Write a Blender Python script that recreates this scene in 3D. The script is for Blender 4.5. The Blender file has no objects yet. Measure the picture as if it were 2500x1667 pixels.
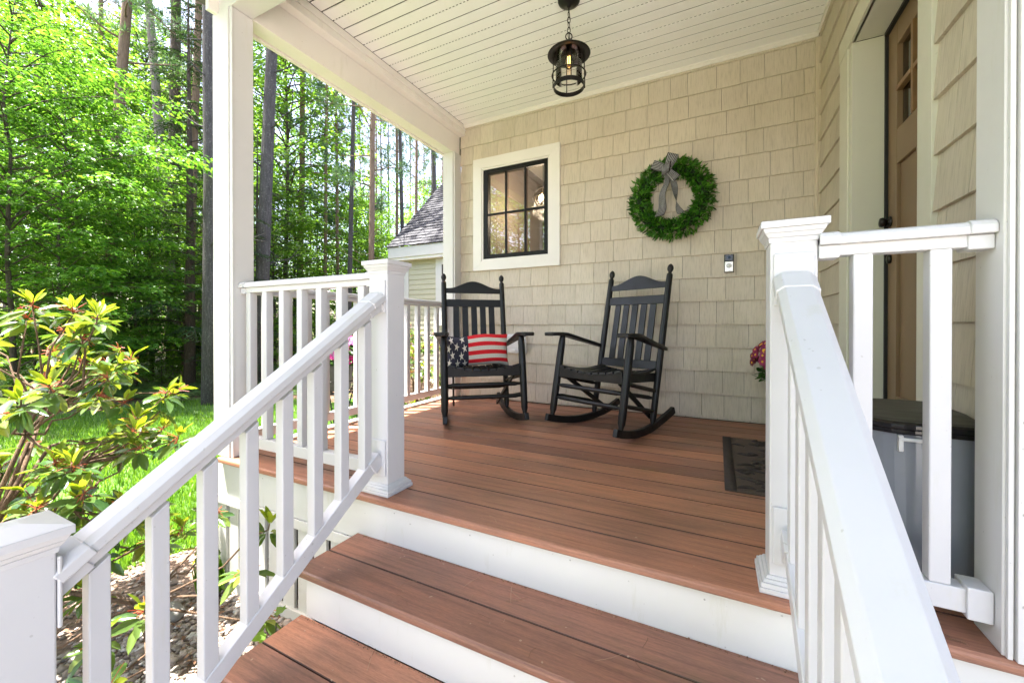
import bpy, math, random
import numpy as np
from mathutils import Vector, Matrix
R = math.radians
random.seed(7)
rng = np.random.default_rng(11)
scene = bpy.context.scene
C = scene.collection

# ------------------------------------------------------------------ camera
cam_d = bpy.data.cameras.new('camera')
cam = bpy.data.objects.new('camera', cam_d)
C.objects.link(cam)
CAMZ = 0.70
YAW = R(26.769)
cam.location = (0, 0, CAMZ)
cam.rotation_euler = (R(90 - 0.2497), 0, YAW)
cam_d.sensor_width = 36
cam_d.lens = 14.300
cam_d.shift_y = -0.01375
cam_d.clip_start = 0.02
cam_d.clip_end = 600
scene.camera = cam

# ------------------------------------------------------------------ world, sun, exposure
SUN = Vector((-0.27, -0.13, 0.955)).normalized()
w = bpy.data.worlds.new('World')
scene.world = w
w.use_nodes = True
wt = w.node_tree
sky = wt.nodes.new('ShaderNodeTexSky')
sky.sky_type = 'NISHITA'
sky.sun_disc = False
sky.sun_elevation = math.asin(SUN.z)
sky.sun_rotation = math.atan2(SUN.x, SUN.y)
sky.air_density = 1.0
sky.dust_density = 3.0
sky.ozone_density = 1.0
tint = wt.nodes.new('ShaderNodeMix'); tint.data_type = 'RGBA'; tint.blend_type = 'MULTIPLY'
tint.inputs[0].default_value = 1.0
tint.inputs[7].default_value = (1.0, .885, .84, 1)      # the camera's white balance for open shade
wt.links.new(sky.outputs[0], tint.inputs[6])
wt.links.new(tint.outputs[2], wt.nodes['Background'].inputs[0])
wt.nodes['Background'].inputs[1].default_value = 0.11

sd = bpy.data.lights.new('sun', 'SUN')
sd.energy = 3.4
sd.angle = R(0.53)
sd.color = (1.0, 0.95, 0.87)
so = bpy.data.objects.new('sun', sd)
C.objects.link(so)
so.rotation_euler = SUN.to_track_quat('Z', 'Y').to_euler()
so.location = (-6, -6, 18)

scene.view_settings.view_transform = 'Standard'
scene.view_settings.look = 'None'
scene.view_settings.exposure = 3.2
scene.view_settings.gamma = 1.0
scene.cycles.max_bounces = 10
scene.cycles.diffuse_bounces = 5
scene.cycles.transparent_max_bounces = 12

FW = np.array([-math.sin(YAW), math.cos(YAW)])
RT = np.array([math.cos(YAW), math.sin(YAW)])
def at(px, d):
    """ground point seen in photo column px (2500 wide) at depth d"""
    p = FW * d + RT * (px - 1250) / 993.0 * d
    return float(p[0]), float(p[1])

# ------------------------------------------------------------------ materials
def nmat(name):
    m = bpy.data.materials.new(name)
    m.use_nodes = True
    nt = m.node_tree
    return m, nt, nt.nodes['Principled BSDF']
def N(nt, t, **k):
    n = nt.nodes.new(t)
    for a, b in k.items():
        if isinstance(a, str) and hasattr(n, a): setattr(n, a, b)
    return n
def ramp(nt, src, stops):
    r = nt.nodes.new('ShaderNodeValToRGB')
    els = r.color_ramp.elements
    while len(els) < len(stops): els.new(0.5)
    for e, (p, c) in zip(els, stops):
        e.position = p
        e.color = (c[0], c[1], c[2], 1)
    nt.links.new(src, r.inputs[0])
    return r.outputs[0]
def noise(nt, scale=(1, 1, 1), sc=5, detail=4, rough=.6, coord='Object'):
    tc = nt.nodes.new('ShaderNodeTexCoord')
    mp = nt.nodes.new('ShaderNodeMapping')
    mp.inputs['Scale'].default_value = scale
    nt.links.new(tc.outputs[coord], mp.inputs[0])
    n = nt.nodes.new('ShaderNodeTexNoise')
    n.inputs['Scale'].default_value = sc
    n.inputs['Detail'].default_value = detail
    n.inputs['Roughness'].default_value = rough
    nt.links.new(mp.outputs[0], n.inputs['Vector'])
    return n.outputs['Fac']
def attr(nt, name):
    a = nt.nodes.new('ShaderNodeAttribute')
    a.attribute_name = name
    return a
def mixc(nt, fac, a, b, mode='MIX'):
    m = nt.nodes.new('ShaderNodeMix')
    m.data_type = 'RGBA'
    m.blend_type = mode
    def put(sock, v):
        if isinstance(v, (tuple, list)): sock.default_value = (v[0], v[1], v[2], 1)
        elif isinstance(v, (int, float)): sock.default_value = v
        else: nt.links.new(v, sock)
    put(m.inputs[0], fac); put(m.inputs[6], a); put(m.inputs[7], b)
    return m.outputs[2]
def bump(nt, bsdf, h, strength=.2, dist=.002):
    b = nt.nodes.new('ShaderNodeBump')
    b.inputs['Strength'].default_value = strength
    b.inputs['Distance'].default_value = dist
    nt.links.new(h, b.inputs['Height'])
    nt.links.new(b.outputs[0], bsdf.inputs['Normal'])
def plain(name, col, rough=.5, metal=0, var=.12, sc=9, bmp=.05, bd=.001, spec=.5):
    m, nt, b = nmat(name)
    f = noise(nt, sc=sc, detail=5)
    lo = tuple(c * (1 - var) for c in col)
    hi = tuple(min(1, c * (1 + var)) for c in col)
    nt.links.new(ramp(nt, f, [(.3, lo), (.7, hi)]), b.inputs['Base Color'])
    b.inputs['Roughness'].default_value = rough
    b.inputs['Metallic'].default_value = metal
    b.inputs['Specular IOR Level'].default_value = spec
    if bmp: bump(nt, b, noise(nt, sc=sc * 12, detail=3), bmp, bd)
    return m

def white_mat(name, col, rough=.38, dirt=.5):
    m, nt, b = nmat(name)
    f = noise(nt, sc=2.2, detail=6, rough=.65)
    base = ramp(nt, f, [(.35, tuple(c * .96 for c in col)), (.65, col)])
    st = noise(nt, scale=(5, 5, .8), sc=2.5, detail=7, rough=.7)
    stain = ramp(nt, st, [(.60, (0, 0, 0)), (.78, (1, 1, 1))])
    sm = nt.nodes.new('ShaderNodeMath'); sm.operation = 'MULTIPLY'
    nt.links.new(stain, sm.inputs[0]); sm.inputs[1].default_value = .60 * dirt
    c1 = mixc(nt, sm.outputs[0], base, (.50, .49, .36))
    sp = noise(nt, sc=70, detail=1)
    spk = ramp(nt, sp, [(.765, (0, 0, 0)), (.785, (1, 1, 1))])
    sm2 = nt.nodes.new('ShaderNodeMath'); sm2.operation = 'MULTIPLY'
    nt.links.new(spk, sm2.inputs[0]); sm2.inputs[1].default_value = .45 * dirt
    c2 = mixc(nt, sm2.outputs[0], c1, (.25, .24, .2))
    nt.links.new(c2, b.inputs['Base Color'])
    rr = ramp(nt, noise(nt, sc=14, detail=4), [(.3, (rough - .07,) * 3), (.7, (rough + .12,) * 3)])
    nt.links.new(rr, b.inputs['Roughness'])
    bump(nt, b, noise(nt, sc=28, detail=4), .06, .0015)
    return m
VINYL = white_mat('white_vinyl', (.59, .59, .60), .38, .75)
TRIM = white_mat('white_trim_board', (.64, .635, .62), .45, .8)
CREAM = white_mat('cream_trim_board', (.82, .79, .74), .5, .6)
FASCIA = white_mat('white_skirt_board', (.68, .68, .65), .5, 1.0)
CEIL = white_mat('ceiling_vinyl', (.90, .893, .885), .45, .3)

def shingle_mat(name, col):
    m, nt, b = nmat(name)
    a = attr(nt, 'rnd')
    base = ramp(nt, a.outputs['Fac'], [(0, tuple(c * .95 for c in col)), (.5, col), (1, (col[0] * 1.05, col[1] * 1.05, col[2] * 1.04))])
    g = noise(nt, scale=(70, 70, 2.5), sc=2.0, detail=4, rough=.65)
    gr = ramp(nt, g, [(.28, (.78, .77, .75)), (.5, (1, 1, 1)), (.75, (1.07, 1.07, 1.07))])
    c = mixc(nt, 1.0, base, gr, 'MULTIPLY')
    st = noise(nt, scale=(2, 2, 1), sc=1.6, detail=5)
    s = ramp(nt, st, [(.35, (.93, .92, .88)), (.65, (1.03, 1.03, 1.03))])
    c = mixc(nt, 1.0, c, s, 'MULTIPLY')
    nt.links.new(c, b.inputs['Base Color'])
    b.inputs['Roughness'].default_value = .62
    bump(nt, b, g, .35, .003)
    return m
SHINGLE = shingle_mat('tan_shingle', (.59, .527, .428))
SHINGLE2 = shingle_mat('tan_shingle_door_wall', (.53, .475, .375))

def deck_mat():
    m, nt, b = nmat('composite_decking')
    a = attr(nt, 'rnd')
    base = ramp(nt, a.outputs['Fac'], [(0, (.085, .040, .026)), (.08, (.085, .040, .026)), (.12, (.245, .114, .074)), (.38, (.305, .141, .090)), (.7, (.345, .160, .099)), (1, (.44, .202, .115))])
    g = noise(nt, scale=(1.3, 26, 26), sc=3.0, detail=7, rough=.68)
    gr = ramp(nt, g, [(.28, (.58, .56, .55)), (.5, (1, 1, 1)), (.75, (1.28, 1.22, 1.15))])
    c = mixc(nt, 1.0, base, gr, 'MULTIPLY')
    big = noise(nt, scale=(1.2, 2.5, 2), sc=1.7, detail=4)
    bg = ramp(nt, big, [(.32, (.74, .79, .82)), (.52, (1, 1, 1)), (.70, (1.14, 1.07, 1.0))])
    c = mixc(nt, 1.0, c, bg, 'MULTIPLY')
    grn = ramp(nt, noise(nt, scale=(2.5, 5, 5), sc=1.3, detail=5), [(.60, (0, 0, 0)), (.80, (.5, .5, .5))])
    c = mixc(nt, grn, c, (.13, .10, .035))
    fine = noise(nt, scale=(30, 220, 220), sc=2.2, detail=2)
    c = mixc(nt, 1.0, c, ramp(nt, fine, [(.3, (.86, .86, .86)), (.7, (1.12, 1.12, 1.12))]), 'MULTIPLY')
    spk = ramp(nt, noise(nt, sc=45, detail=1), [(.76, (0, 0, 0)), (.79, (.6, .6, .6))])
    c = mixc(nt, spk, c, (.45, .33, .22))
    nt.links.new(c, b.inputs['Base Color'])
    rr = ramp(nt, big, [(.3, (.42,) * 3), (.7, (.58,) * 3)])
    nt.links.new(rr, b.inputs['Roughness'])
    bump(nt, b, g, .25, .002)
    return m
DECK = deck_mat()

def black_mat():
    m, nt, b = nmat('black_painted_wood')
    f = noise(nt, sc=6, detail=5)
    nt.links.new(ramp(nt, f, [(.3, (.0065, .0068, .0068)), (.7, (.011, .0112, .0112))]), b.inputs['Base Color'])
    rr = ramp(nt, noise(nt, sc=20, detail=4), [(.3, (.36,) * 3), (.7, (.52,) * 3)])
    nt.links.new(rr, b.inputs['Roughness'])
    b.inputs['Specular IOR Level'].default_value = .38
    bump(nt, b, noise(nt, sc=160, detail=2), .10, .001)
    return m
BLACK = black_mat()
METAL = plain('black_metal', (.014, .013, .013), .42, .6, .3, 20, .1)
IRON = plain('wrought_iron', (.012, .011, .010), .5, .4, .3, 20, .1)
WINBLK = plain('black_window_sash', (.007, .007, .007), .5, 0, .15, 8, .03, .001, .25)
WHITEPL = plain('white_plastic', (.78, .78, .77), .35, 0, .03, 6, .02)
DOORM = plain('brown_door_paint', (.20, .128, .068), .42, 0, .10, 3, .05)
DOORTRIM = plain('door_muntin_wood', (.21, .115, .045), .45, 0, .15, 12, .05)
RUBBER = plain('dark_rubber', (.012, .012, .012), .6)
CONCRETE = plain('stone_grey', (.30, .29, .27), .85, 0, .25, 9, .4, .004)
WICK = plain('grey_wicker', (.055, .052, .048), .6, 0, .4, 60, .4, .003)
POTM = plain('cream_pot', (.46, .40, .29), .6, 0, .2, 14, .3, .003)
NICKEL = plain('satin_nickel', (.62, .60, .55), .3, .8, .05, 8, .02)
SCREEN = plain('black_camera_panel', (.008, .009, .012), .12, 0, .1, 8, 0)
BRONZE = plain('dark_bronze_knob', (.016, .013, .011), .35, .5, .2, 20, .05)

def mat_mat():
    m, nt, b = nmat('brown_rubber_mat')
    f = noise(nt, sc=160, detail=3)
    nt.links.new(ramp(nt, f, [(.3, (.048, .034, .025)), (.7, (.095, .068, .051))]), b.inputs['Base Color'])
    b.inputs['Roughness'].default_value = .9
    bump(nt, b, f, .6, .003)
    return m
MATM = mat_mat()

def bin_mat():
    m, nt, b = nmat('grey_bin_plastic')
    f = noise(nt, sc=3, detail=4)
    nt.links.new(ramp(nt, f, [(.3, (.24, .265, .30)), (.7, (.29, .315, .35))]), b.inputs['Base Color'])
    b.inputs['Roughness'].default_value = .22
    b.inputs['Metallic'].default_value = .15
    bump(nt, b, noise(nt, scale=(1, 1, .2), sc=5, detail=3), .12, .01)
    return m
BINM = bin_mat()
def lid_mat():
    m, nt, b = nmat('olive_black_lid')
    f = noise(nt, scale=(4, 30, 4), sc=4, detail=5)
    nt.links.new(ramp(nt, f, [(.3, (.040, .040, .032)), (.7, (.085, .083, .066))]), b.inputs['Base Color'])
    b.inputs['Roughness'].default_value = .55
    bump(nt, b, noise(nt, sc=90, detail=3), .3, .002)
    return m
LIDM = lid_mat()
BINRIM = plain('glossy_black_rim', (.010, .010, .012), .18, 0, .2, 10, .02)

def glass_mat(name='window_glass', tint=(1, 1, 1), ior=1.5, alpha_boost=0.02, rough=0.0):
    m = bpy.data.materials.new(name)
    m.use_nodes = True
    nt = m.node_tree
    nt.nodes.clear()
    out = nt.nodes.new('ShaderNodeOutputMaterial')
    tr = nt.nodes.new('ShaderNodeBsdfTransparent')
    tr.inputs[0].default_value = (*tint, 1)
    gl = nt.nodes.new('ShaderNodeBsdfGlossy')
    gl.inputs['Roughness'].default_value = rough
    fr = nt.nodes.new('ShaderNodeFresnel')
    fr.inputs[0].default_value = ior
    ad = nt.nodes.new('ShaderNodeMath'); ad.operation = 'ADD'; ad.use_clamp = True
    nt.links.new(fr.outputs[0], ad.inputs[0]); ad.inputs[1].default_value = alpha_boost
    mx = nt.nodes.new('ShaderNodeMixShader')
    nt.links.new(ad.outputs[0], mx.inputs[0])
    nt.links.new(tr.outputs[0], mx.inputs[1])
    nt.links.new(gl.outputs[0], mx.inputs[2])
    nt.links.new(mx.outputs[0], out.inputs[0])
    return m
GLASS = glass_mat('window_glass', (.96, .97, .96), 1.5, .08)
LGLASS = glass_mat('lantern_glass', (.975, .97, .955), 1.45, .02, .08)

def emis(name, col, s):
    m, nt, b = nmat(name)
    b.inputs['Base Color'].default_value = (*col, 1)
    b.inputs['Emission Color'].default_value = (*col, 1)
    b.inputs['Emission Strength'].default_value = s
    return m
BULB = emis('lit_filament', (1.0, .45, .12), 1.6)
ORB = emis('lit_bulb', (1.0, .62, .25), 9)

def leaf_mat(name, dark, mid, light, trans=.5, rough=.38, tcol=None, spec=.5):
    m = bpy.data.materials.new(name)
    m.use_nodes = True
    nt = m.node_tree
    b = nt.nodes['Principled BSDF']
    out = nt.nodes['Material Output']
    a = attr(nt, 'rnd')
    col = ramp(nt, a.outputs['Fac'], [(0, dark), (.5, mid), (1, light)])
    nt.links.new(col, b.inputs['Base Color'])
    b.inputs['Roughness'].default_value = rough
    b.inputs['Specular IOR Level'].default_value = spec
    t = nt.nodes.new('ShaderNodeBsdfTranslucent')
    tc = mixc(nt, 1.0, col, tcol or (1.35, 1.3, .6), 'MULTIPLY')
    nt.links.new(tc, t.inputs[0])
    mx = nt.nodes.new('ShaderNodeMixShader')
    mx.inputs[0].default_value = trans
    nt.links.new(b.outputs[0], mx.inputs[1])
    nt.links.new(t.outputs[0], mx.inputs[2])
    nt.links.new(mx.outputs[0], out.inputs[0])
    return m
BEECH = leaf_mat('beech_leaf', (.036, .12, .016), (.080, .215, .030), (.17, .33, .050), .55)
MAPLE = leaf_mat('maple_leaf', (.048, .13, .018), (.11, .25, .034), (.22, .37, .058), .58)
HEML = leaf_mat('hemlock_needle', (.014, .040, .014), (.030, .072, .024), (.085, .15, .042), .2, .5)
PINEN = leaf_mat('pine_needle', (.04, .10, .045), (.075, .16, .07), (.13, .23, .10), .35, .5)
RHODO = leaf_mat('rhododendron_leaf', (.045, .115, .034), (.105, .185, .045), (.25, .31, .06), .40, .20, (1.8, 1.4, .4), .7)
RHODOY = leaf_mat('rhododendron_young_leaf', (.16, .24, .02), (.24, .34, .03), (.34, .42, .05), .5, .35, (1.3, 1.2, .4))
RUST = leaf_mat('spent_flower_stalk', (.30, .045, .025), (.46, .10, .05), (.55, .22, .08), .25)
WREATHL = leaf_mat('wreath_leaf', (.014, .075, .006), (.050, .19, .014), (.15, .36, .04), .22, .30)
FERN = leaf_mat('fern_leaf', (.10, .21, .06), (.18, .31, .10), (.28, .41, .16), .4)
GRASSM = leaf_mat('grass_blade', (.06, .15, .012), (.11, .24, .02), (.19, .34, .035), .45)
FOL = leaf_mat('foliage_green', (.02, .07, .012), (.04, .11, .02), (.09, .18, .03), .3)
MAGENTA = leaf_mat('magenta_petal', (.50, .005, .16), (.62, .012, .25), (.62, .12, .40), .3, .5, (1, .6, 1))
PINK = leaf_mat('pink_petal', (.50, .16, .46), (.60, .24, .56), (.72, .42, .66), .3, .5, (1, .8, 1))
WINE = leaf_mat('wine_red_petal', (.12, .002, .026), (.21, .003, .046), (.32, .008, .085), .08, .5, (1, .5, .8))
YELL = plain('yellow_flower_eye', (.70, .38, .02), .6)

def bark_mat(name, dark, light, lich=.3):
    m, nt, b = nmat(name)
    f = noise(nt, scale=(9, 9, 1.4), sc=3.2, detail=8, rough=.72)
    c = ramp(nt, f, [(.30, dark), (.55, tuple((p + q) / 2 for p, q in zip(dark, light))), (.72, light)])
    l = noise(nt, scale=(1, 1, .7), sc=34, detail=5, rough=.7)
    lr = ramp(nt, l, [(.57, (0, 0, 0)), (.63, (lich,) * 3)])
    c = mixc(nt, lr, c, (.34, .36, .30))
    nt.links.new(c, b.inputs['Base Color'])
    b.inputs['Roughness'].default_value = .9
    bump(nt, b, f, .9, .03)
    return m
BARK = bark_mat('pine_bark', (.030, .027, .027), (.110, .102, .102))
BARKG = bark_mat('weathered_grey_bark', (.12, .105, .10), (.30, .27, .25), .2)
BARKT = bark_mat('tan_bark', (.13, .085, .055), (.28, .20, .14), .1)
BARKD = bark_mat('dark_bark', (.035, .027, .021), (.12, .09, .07), .15)
TWIG = bark_mat('twig_bark', (.10, .06, .035), (.25, .16, .10), .1)

def ground_mat():
    m, nt, b = nmat('forest_floor')
    f = noise(nt, sc=3.5, detail=9, rough=.75)
    c = ramp(nt, f, [(.3, (.07, .045, .028)), (.5, (.16, .105, .065)), (.68, (.27, .19, .12))])
    g = noise(nt, sc=.55, detail=5)
    gm = ramp(nt, g, [(.48, (0, 0, 0)), (.6, (.6, .6, .6))])
    c = mixc(nt, gm, c, (.065, .12, .025))
    nt.links.new(c, b.inputs['Base Color'])
    b.inputs['Roughness'].default_value = .95
    bump(nt, b, f, .8, .03)
    return m
def lawn_mat():
    m, nt, b = nmat('lawn_turf')
    f = noise(nt, sc=30, detail=6, rough=.7)
    c = ramp(nt, f, [(.3, (.03, .085, .010)), (.6, (.07, .16, .018)), (.8, (.12, .21, .03))])
    p = ramp(nt, noise(nt, sc=.9, detail=4), [(.60, (0, 0, 0)), (.72, (.7, .7, .7))])
    c = mixc(nt, p, c, (.20, .14, .08))
    nt.links.new(c, b.inputs['Base Color'])
    b.inputs['Roughness'].default_value = .9
    bump(nt, b, f, .8, .02)
    return m
def bed_mat():
    m, nt, b = nmat('gravel_and_litter')
    f = noise(nt, sc=38, detail=6, rough=.7)
    c = ramp(nt, f, [(.28, (.06, .04, .028)), (.5, (.20, .14, .10)), (.72, (.36, .29, .24))])
    nt.links.new(c, b.inputs['Base Color'])
    b.inputs['Roughness'].default_value = .9
    bump(nt, b, f, .9, .02)
    return m
def drive_mat():
    m, nt, b = nmat('pale_bounce_walk')
    f = noise(nt, sc=40, detail=6, rough=.7)
    nt.links.new(ramp(nt, f, [(.3, (.40, .38, .35)), (.7, (.56, .53, .49))]), b.inputs['Base Color'])
    b.inputs['Roughness'].default_value = .9
    bump(nt, b, f, .6, .01)
    return m
def pebble_mat():
    m, nt, b = nmat('pebble')
    a = attr(nt, 'rnd')
    c = ramp(nt, a.outputs['Fac'], [(0, (.12, .10, .085)), (.3, (.24, .19, .155)), (.6, (.33, .28, .24)), (.85, (.42, .36, .32)), (1, (.52, .50, .47))])
    nt.links.new(c, b.inputs['Base Color'])
    b.inputs['Roughness'].default_value = .75
    return m
def litter_mat():
    m, nt, b = nmat('dead_leaf')
    a = attr(nt, 'rnd')
    nt.links.new(ramp(nt, a.outputs['Fac'], [(0, (.12, .06, .03)), (.5, (.26, .14, .08)), (1, (.42, .27, .17))]), b.inputs['Base Color'])
    b.inputs['Roughness'].default_value = .8
    return m
def roof_mat():
    m, nt, b = nmat('grey_asphalt_shingle')
    a = attr(nt, 'rnd')
    c = ramp(nt, a.outputs['Fac'], [(0, (.038, .038, .044)), (.5, (.055, .055, .063)), (1, (.075, .075, .083))])
    c = mixc(nt, 1.0, c, ramp(nt, noise(nt, sc=120, detail=2), [(.3, (.8, .8, .8)), (.7, (1.2, 1.2, 1.2))]), 'MULTIPLY')
    nt.links.new(c, b.inputs['Base Color'])
    b.inputs['Roughness'].default_value = .9
    return m
ROOFM = roof_mat()
SIDING = plain('pale_green_clapboard', (.50, .48, .36), .5, 0, .05, 3, .05)

def stripe_mat(name, a, b_, n, uv_axis=0, rough=.7, thr=.5):
    m, nt, b = nmat(name)
    tc = nt.nodes.new('ShaderNodeTexCoord')
    sp = nt.nodes.new('ShaderNodeSeparateXYZ')
    nt.links.new(tc.outputs['UV'], sp.inputs[0])
    mu = nt.nodes.new('ShaderNodeMath'); mu.operation = 'MULTIPLY'
    nt.links.new(sp.outputs[uv_axis], mu.inputs[0]); mu.inputs[1].default_value = n
    fr = nt.nodes.new('ShaderNodeMath'); fr.operation = 'FRACT'
    nt.links.new(mu.outputs[0], fr.inputs[0])
    gt = nt.nodes.new('ShaderNodeMath'); gt.operation = 'GREATER_THAN'
    nt.links.new(fr.outputs[0], gt.inputs[0]); gt.inputs[1].default_value = thr
    c = mixc(nt, gt.outputs[0], a, b_)
    wv = noise(nt, sc=420, detail=2)
    c = mixc(nt, 1.0, c, ramp(nt, wv, [(.3, (.78, .78, .78)), (.7, (1.15, 1.15, 1.15))]), 'MULTIPLY')
    nt.links.new(c, b.inputs['Base Color'])
    b.inputs['Roughness'].default_value = rough
    bump(nt, b, wv, .4, .002)
    return m
RIBBON = stripe_mat('striped_ribbon', (.44, .44, .44), (.005, .005, .007), 6, thr=.34)
FLAGSTRIPE = stripe_mat('red_cream_stripe_knit', (.62, .57, .49), (.60, .007, .014), 4, 1, .9)
NAVY = plain('navy_knit', (.020, .020, .036), .9, 0, .5, 180, .5, .003)
KNIT = plain('cream_knit', (.62, .57, .49), .9, 0, .2, 200, .5, .003)

# ------------------------------------------------------------------ mesh builder
class MB:
    def __init__(s):
        s.v = []; s.f = []; s.r = []; s.uv = {}
    def poly(s, pts, rnd=0.5, faces=None):
        o = len(s.v); s.v += [tuple(p) for p in pts]
        for f in (faces or [tuple(range(len(pts)))]):
            s.f.append(tuple(o + i for i in f)); s.r.append(rnd)
    def hexa(s, p, rnd=.5):
        s.poly(p, rnd, [(0, 3, 2, 1), (4, 5, 6, 7), (0, 1, 5, 4), (1, 2, 6, 5), (2, 3, 7, 6), (3, 0, 4, 7)])
    def box(s, x0, x1, y0, y1, z0, z1, rnd=.5):
        s.hexa([(x0, y0, z0), (x1, y0, z0), (x1, y1, z0), (x0, y1, z0), (x0, y0, z1), (x1, y0, z1), (x1, y1, z1), (x0, y1, z1)], rnd)
    def bar(s, p, q, w, h, up=(0, 0, 1), rnd=.5, w2=None, h2=None):
        p = Vector(p); q = Vector(q); d = (q - p).normalized()
        side = d.cross(Vector(up)).normalized(); u = side.cross(d).normalized()
        w2 = w2 or w; h2 = h2 or h
        a = [p + side * sx * w / 2 + u * sz * h / 2 for sx, sz in ((-1, -1), (1, -1), (1, 1), (-1, 1))]
        b = [q + side * sx * w2 / 2 + u * sz * h2 / 2 for sx, sz in ((-1, -1), (1, -1), (1, 1), (-1, 1))]
        s.poly(a + b, rnd, [(0, 1, 2, 3), (7, 6, 5, 4), (0, 4, 5, 1), (1, 5, 6, 2), (2, 6, 7, 3), (3, 7, 4, 0)])
    def sweep(s, prof, path, rnd=.5, up=(0, 0, 1)):
        """sweep a closed profile (list of (side, up)) along straight/curved path points"""
        n = len(prof); o = len(s.v); path = [Vector(p) for p in path]
        for i, p in enumerate(path):
            d = (path[min(i + 1, len(path) - 1)] - path[max(i - 1, 0)]).normalized()
            side = d.cross(Vector(up)).normalized(); u = side.cross(d).normalized()
            for a, b in prof: s.v.append(tuple(p + side * a + u * b))
        for i in range(len(path) - 1):
            for k in range(n):
                s.f.append((o + i * n + k, o + i * n + (k + 1) % n, o + (i + 1) * n + (k + 1) % n, o + (i + 1) * n + k)); s.r.append(rnd)
        s.f.append(tuple(o + k for k in reversed(range(n)))); s.r.append(rnd)
        e = o + (len(path) - 1) * n
        s.f.append(tuple(e + k for k in range(n))); s.r.append(rnd)
    def tube(s, pts, rad, n=10, rnd=.5, closed=False):
        pts = [Vector(p) for p in pts]
        if not hasattr(rad, '__len__'): rad = [rad] * len(pts)
        o = len(s.v); m = len(pts)
        ref = Vector((0, 0, 1))
        d0 = (pts[1] - pts[0]).normalized()
        if abs(d0.z) > .9: ref = Vector((1, 0, 0))
        for i, p in enumerate(pts):
            if closed: d = (pts[(i + 1) % m] - pts[i - 1]).normalized()
            else: d = (pts[min(i + 1, m - 1)] - pts[max(i - 1, 0)]).normalized()
            a = d.cross(ref)
            if a.length < 1e-4: a = d.cross(Vector((0, 1, 0)))
            a.normalize(); b = d.cross(a)
            for k in range(n):
                t = 2 * math.pi * k / n
                s.v.append(tuple(p + (a * math.cos(t) + b * math.sin(t)) * rad[i]))
        for i in range(m if closed else m - 1):
            j = (i + 1) % m
            for k in range(n):
                s.f.append((o + i * n + k, o + i * n + (k + 1) % n, o + j * n + (k + 1) % n, o + j * n + k)); s.r.append(rnd)
        if not closed:
            s.f.append(tuple(o + k for k in reversed(range(n)))); s.r.append(rnd)
            e = o + (m - 1) * n
            s.f.append(tuple(e + k for k in range(n))); s.r.append(rnd)
    def lathe(s, prof, c, n=32, rnd=.5, cap=True):
        o = len(s.v); m = len(prof)
        for r, z in prof:
            for k in range(n):
                t = 2 * math.pi * k / n
                s.v.append((c[0] + r * math.cos(t), c[1] + r * math.sin(t), c[2] + z))
        for i in range(m - 1):
            for k in range(n):
                s.f.append((o + i * n + k, o + i * n + (k + 1) % n, o + (i + 1) * n + (k + 1) % n, o + (i + 1) * n + k)); s.r.append(rnd)
        if cap:
            s.f.append(tuple(o + k for k in reversed(range(n)))); s.r.append(rnd)
            e = o + (m - 1) * n
            s.f.append(tuple(e + k for k in range(n))); s.r.append(rnd)
    def extrude(s, poly, fn, d0, d1, rnd=.5):
        """poly in 2D, fn(a,b,d)->xyz"""
        n = len(poly)
        a = [fn(p[0], p[1], d0) for p in poly]; b = [fn(p[0], p[1], d1) for p in poly]
        fs = [tuple(reversed(range(n))), tuple(range(n, 2 * n))] + [(i, (i + 1) % n, n + (i + 1) % n, n + i) for i in range(n)]
        s.poly(a + b, rnd, fs)

def rootloc(p):
    l = Vector((0, 0, 0))
    while p is not None:
        l += p.location; p = p.parent
    return l
def finish(o, bev=0, smooth=False):
    if smooth:
        for p in o.data.polygons: p.use_smooth = True
    if bev:
        m = o.modifiers.new('bevel', 'BEVEL')
        m.width = bev; m.segments = 2; m.limit_method = 'ANGLE'; m.angle_limit = R(35)
    return o
def obj(name, mb, mat, parent=None, bev=0, smooth=False, local=False):
    off = Vector((0, 0, 0)) if (local or parent is None) else rootloc(parent)
    me = bpy.data.meshes.new(name)
    me.from_pydata([(x - off.x, y - off.y, z - off.z) for x, y, z in mb.v], [], mb.f)
    me.update()
    a = me.attributes.new('rnd', 'FLOAT', 'FACE')
    a.data.foreach_set('value', mb.r)
    me.materials.append(mat)
    import bmesh
    bm = bmesh.new(); bm.from_mesh(me); bmesh.ops.recalc_face_normals(bm, faces=bm.faces); bm.to_mesh(me); bm.free()
    o = bpy.data.objects.new(name, me)
    C.objects.link(o)
    if parent is not None: o.parent = parent
    return finish(o, bev, smooth)
def npmesh(name, verts, faces, rnd, mat, parent=None, sub=True):
    """fast mesh from numpy arrays; faces (M,k)"""
    verts = np.asarray(verts, dtype=np.float32); faces = np.asarray(faces, dtype=np.int32)
    if parent is not None and sub:
        l = rootloc(parent); verts = verts - np.array([l.x, l.y, l.z], dtype=np.float32)
    me = bpy.data.meshes.new(name)
    k = faces.shape[1]
    me.vertices.add(len(verts)); me.vertices.foreach_set('co', verts.ravel())
    me.loops.add(faces.size); me.loops.foreach_set('vertex_index', faces.ravel())
    me.polygons.add(len(faces)); me.polygons.foreach_set('loop_start', np.arange(0, faces.size, k, dtype=np.int32))
    me.update(calc_edges=True)
    a = me.attributes.new('rnd', 'FLOAT', 'FACE')
    a.data.foreach_set('value', np.asarray(rnd, dtype=np.float32))
    me.materials.append(mat)
    o = bpy.data.objects.new(name, me)
    C.objects.link(o)
    if parent is not None: o.parent = parent
    return o
def thing(name, label, cat, loc=(0, 0, 0), rz=0, group=None):
    o = bpy.data.objects.new(name, None); C.objects.link(o)
    o.empty_display_size = .1
    o.location = loc; o.rotation_euler = (0, 0, rz)
    o['label'] = label; o['category'] = cat
    if group: o['group'] = group
    return o
def tag(o, label, cat, group=None):
    o['label'] = label; o['category'] = cat
    if group: o['group'] = group
    return o
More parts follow.
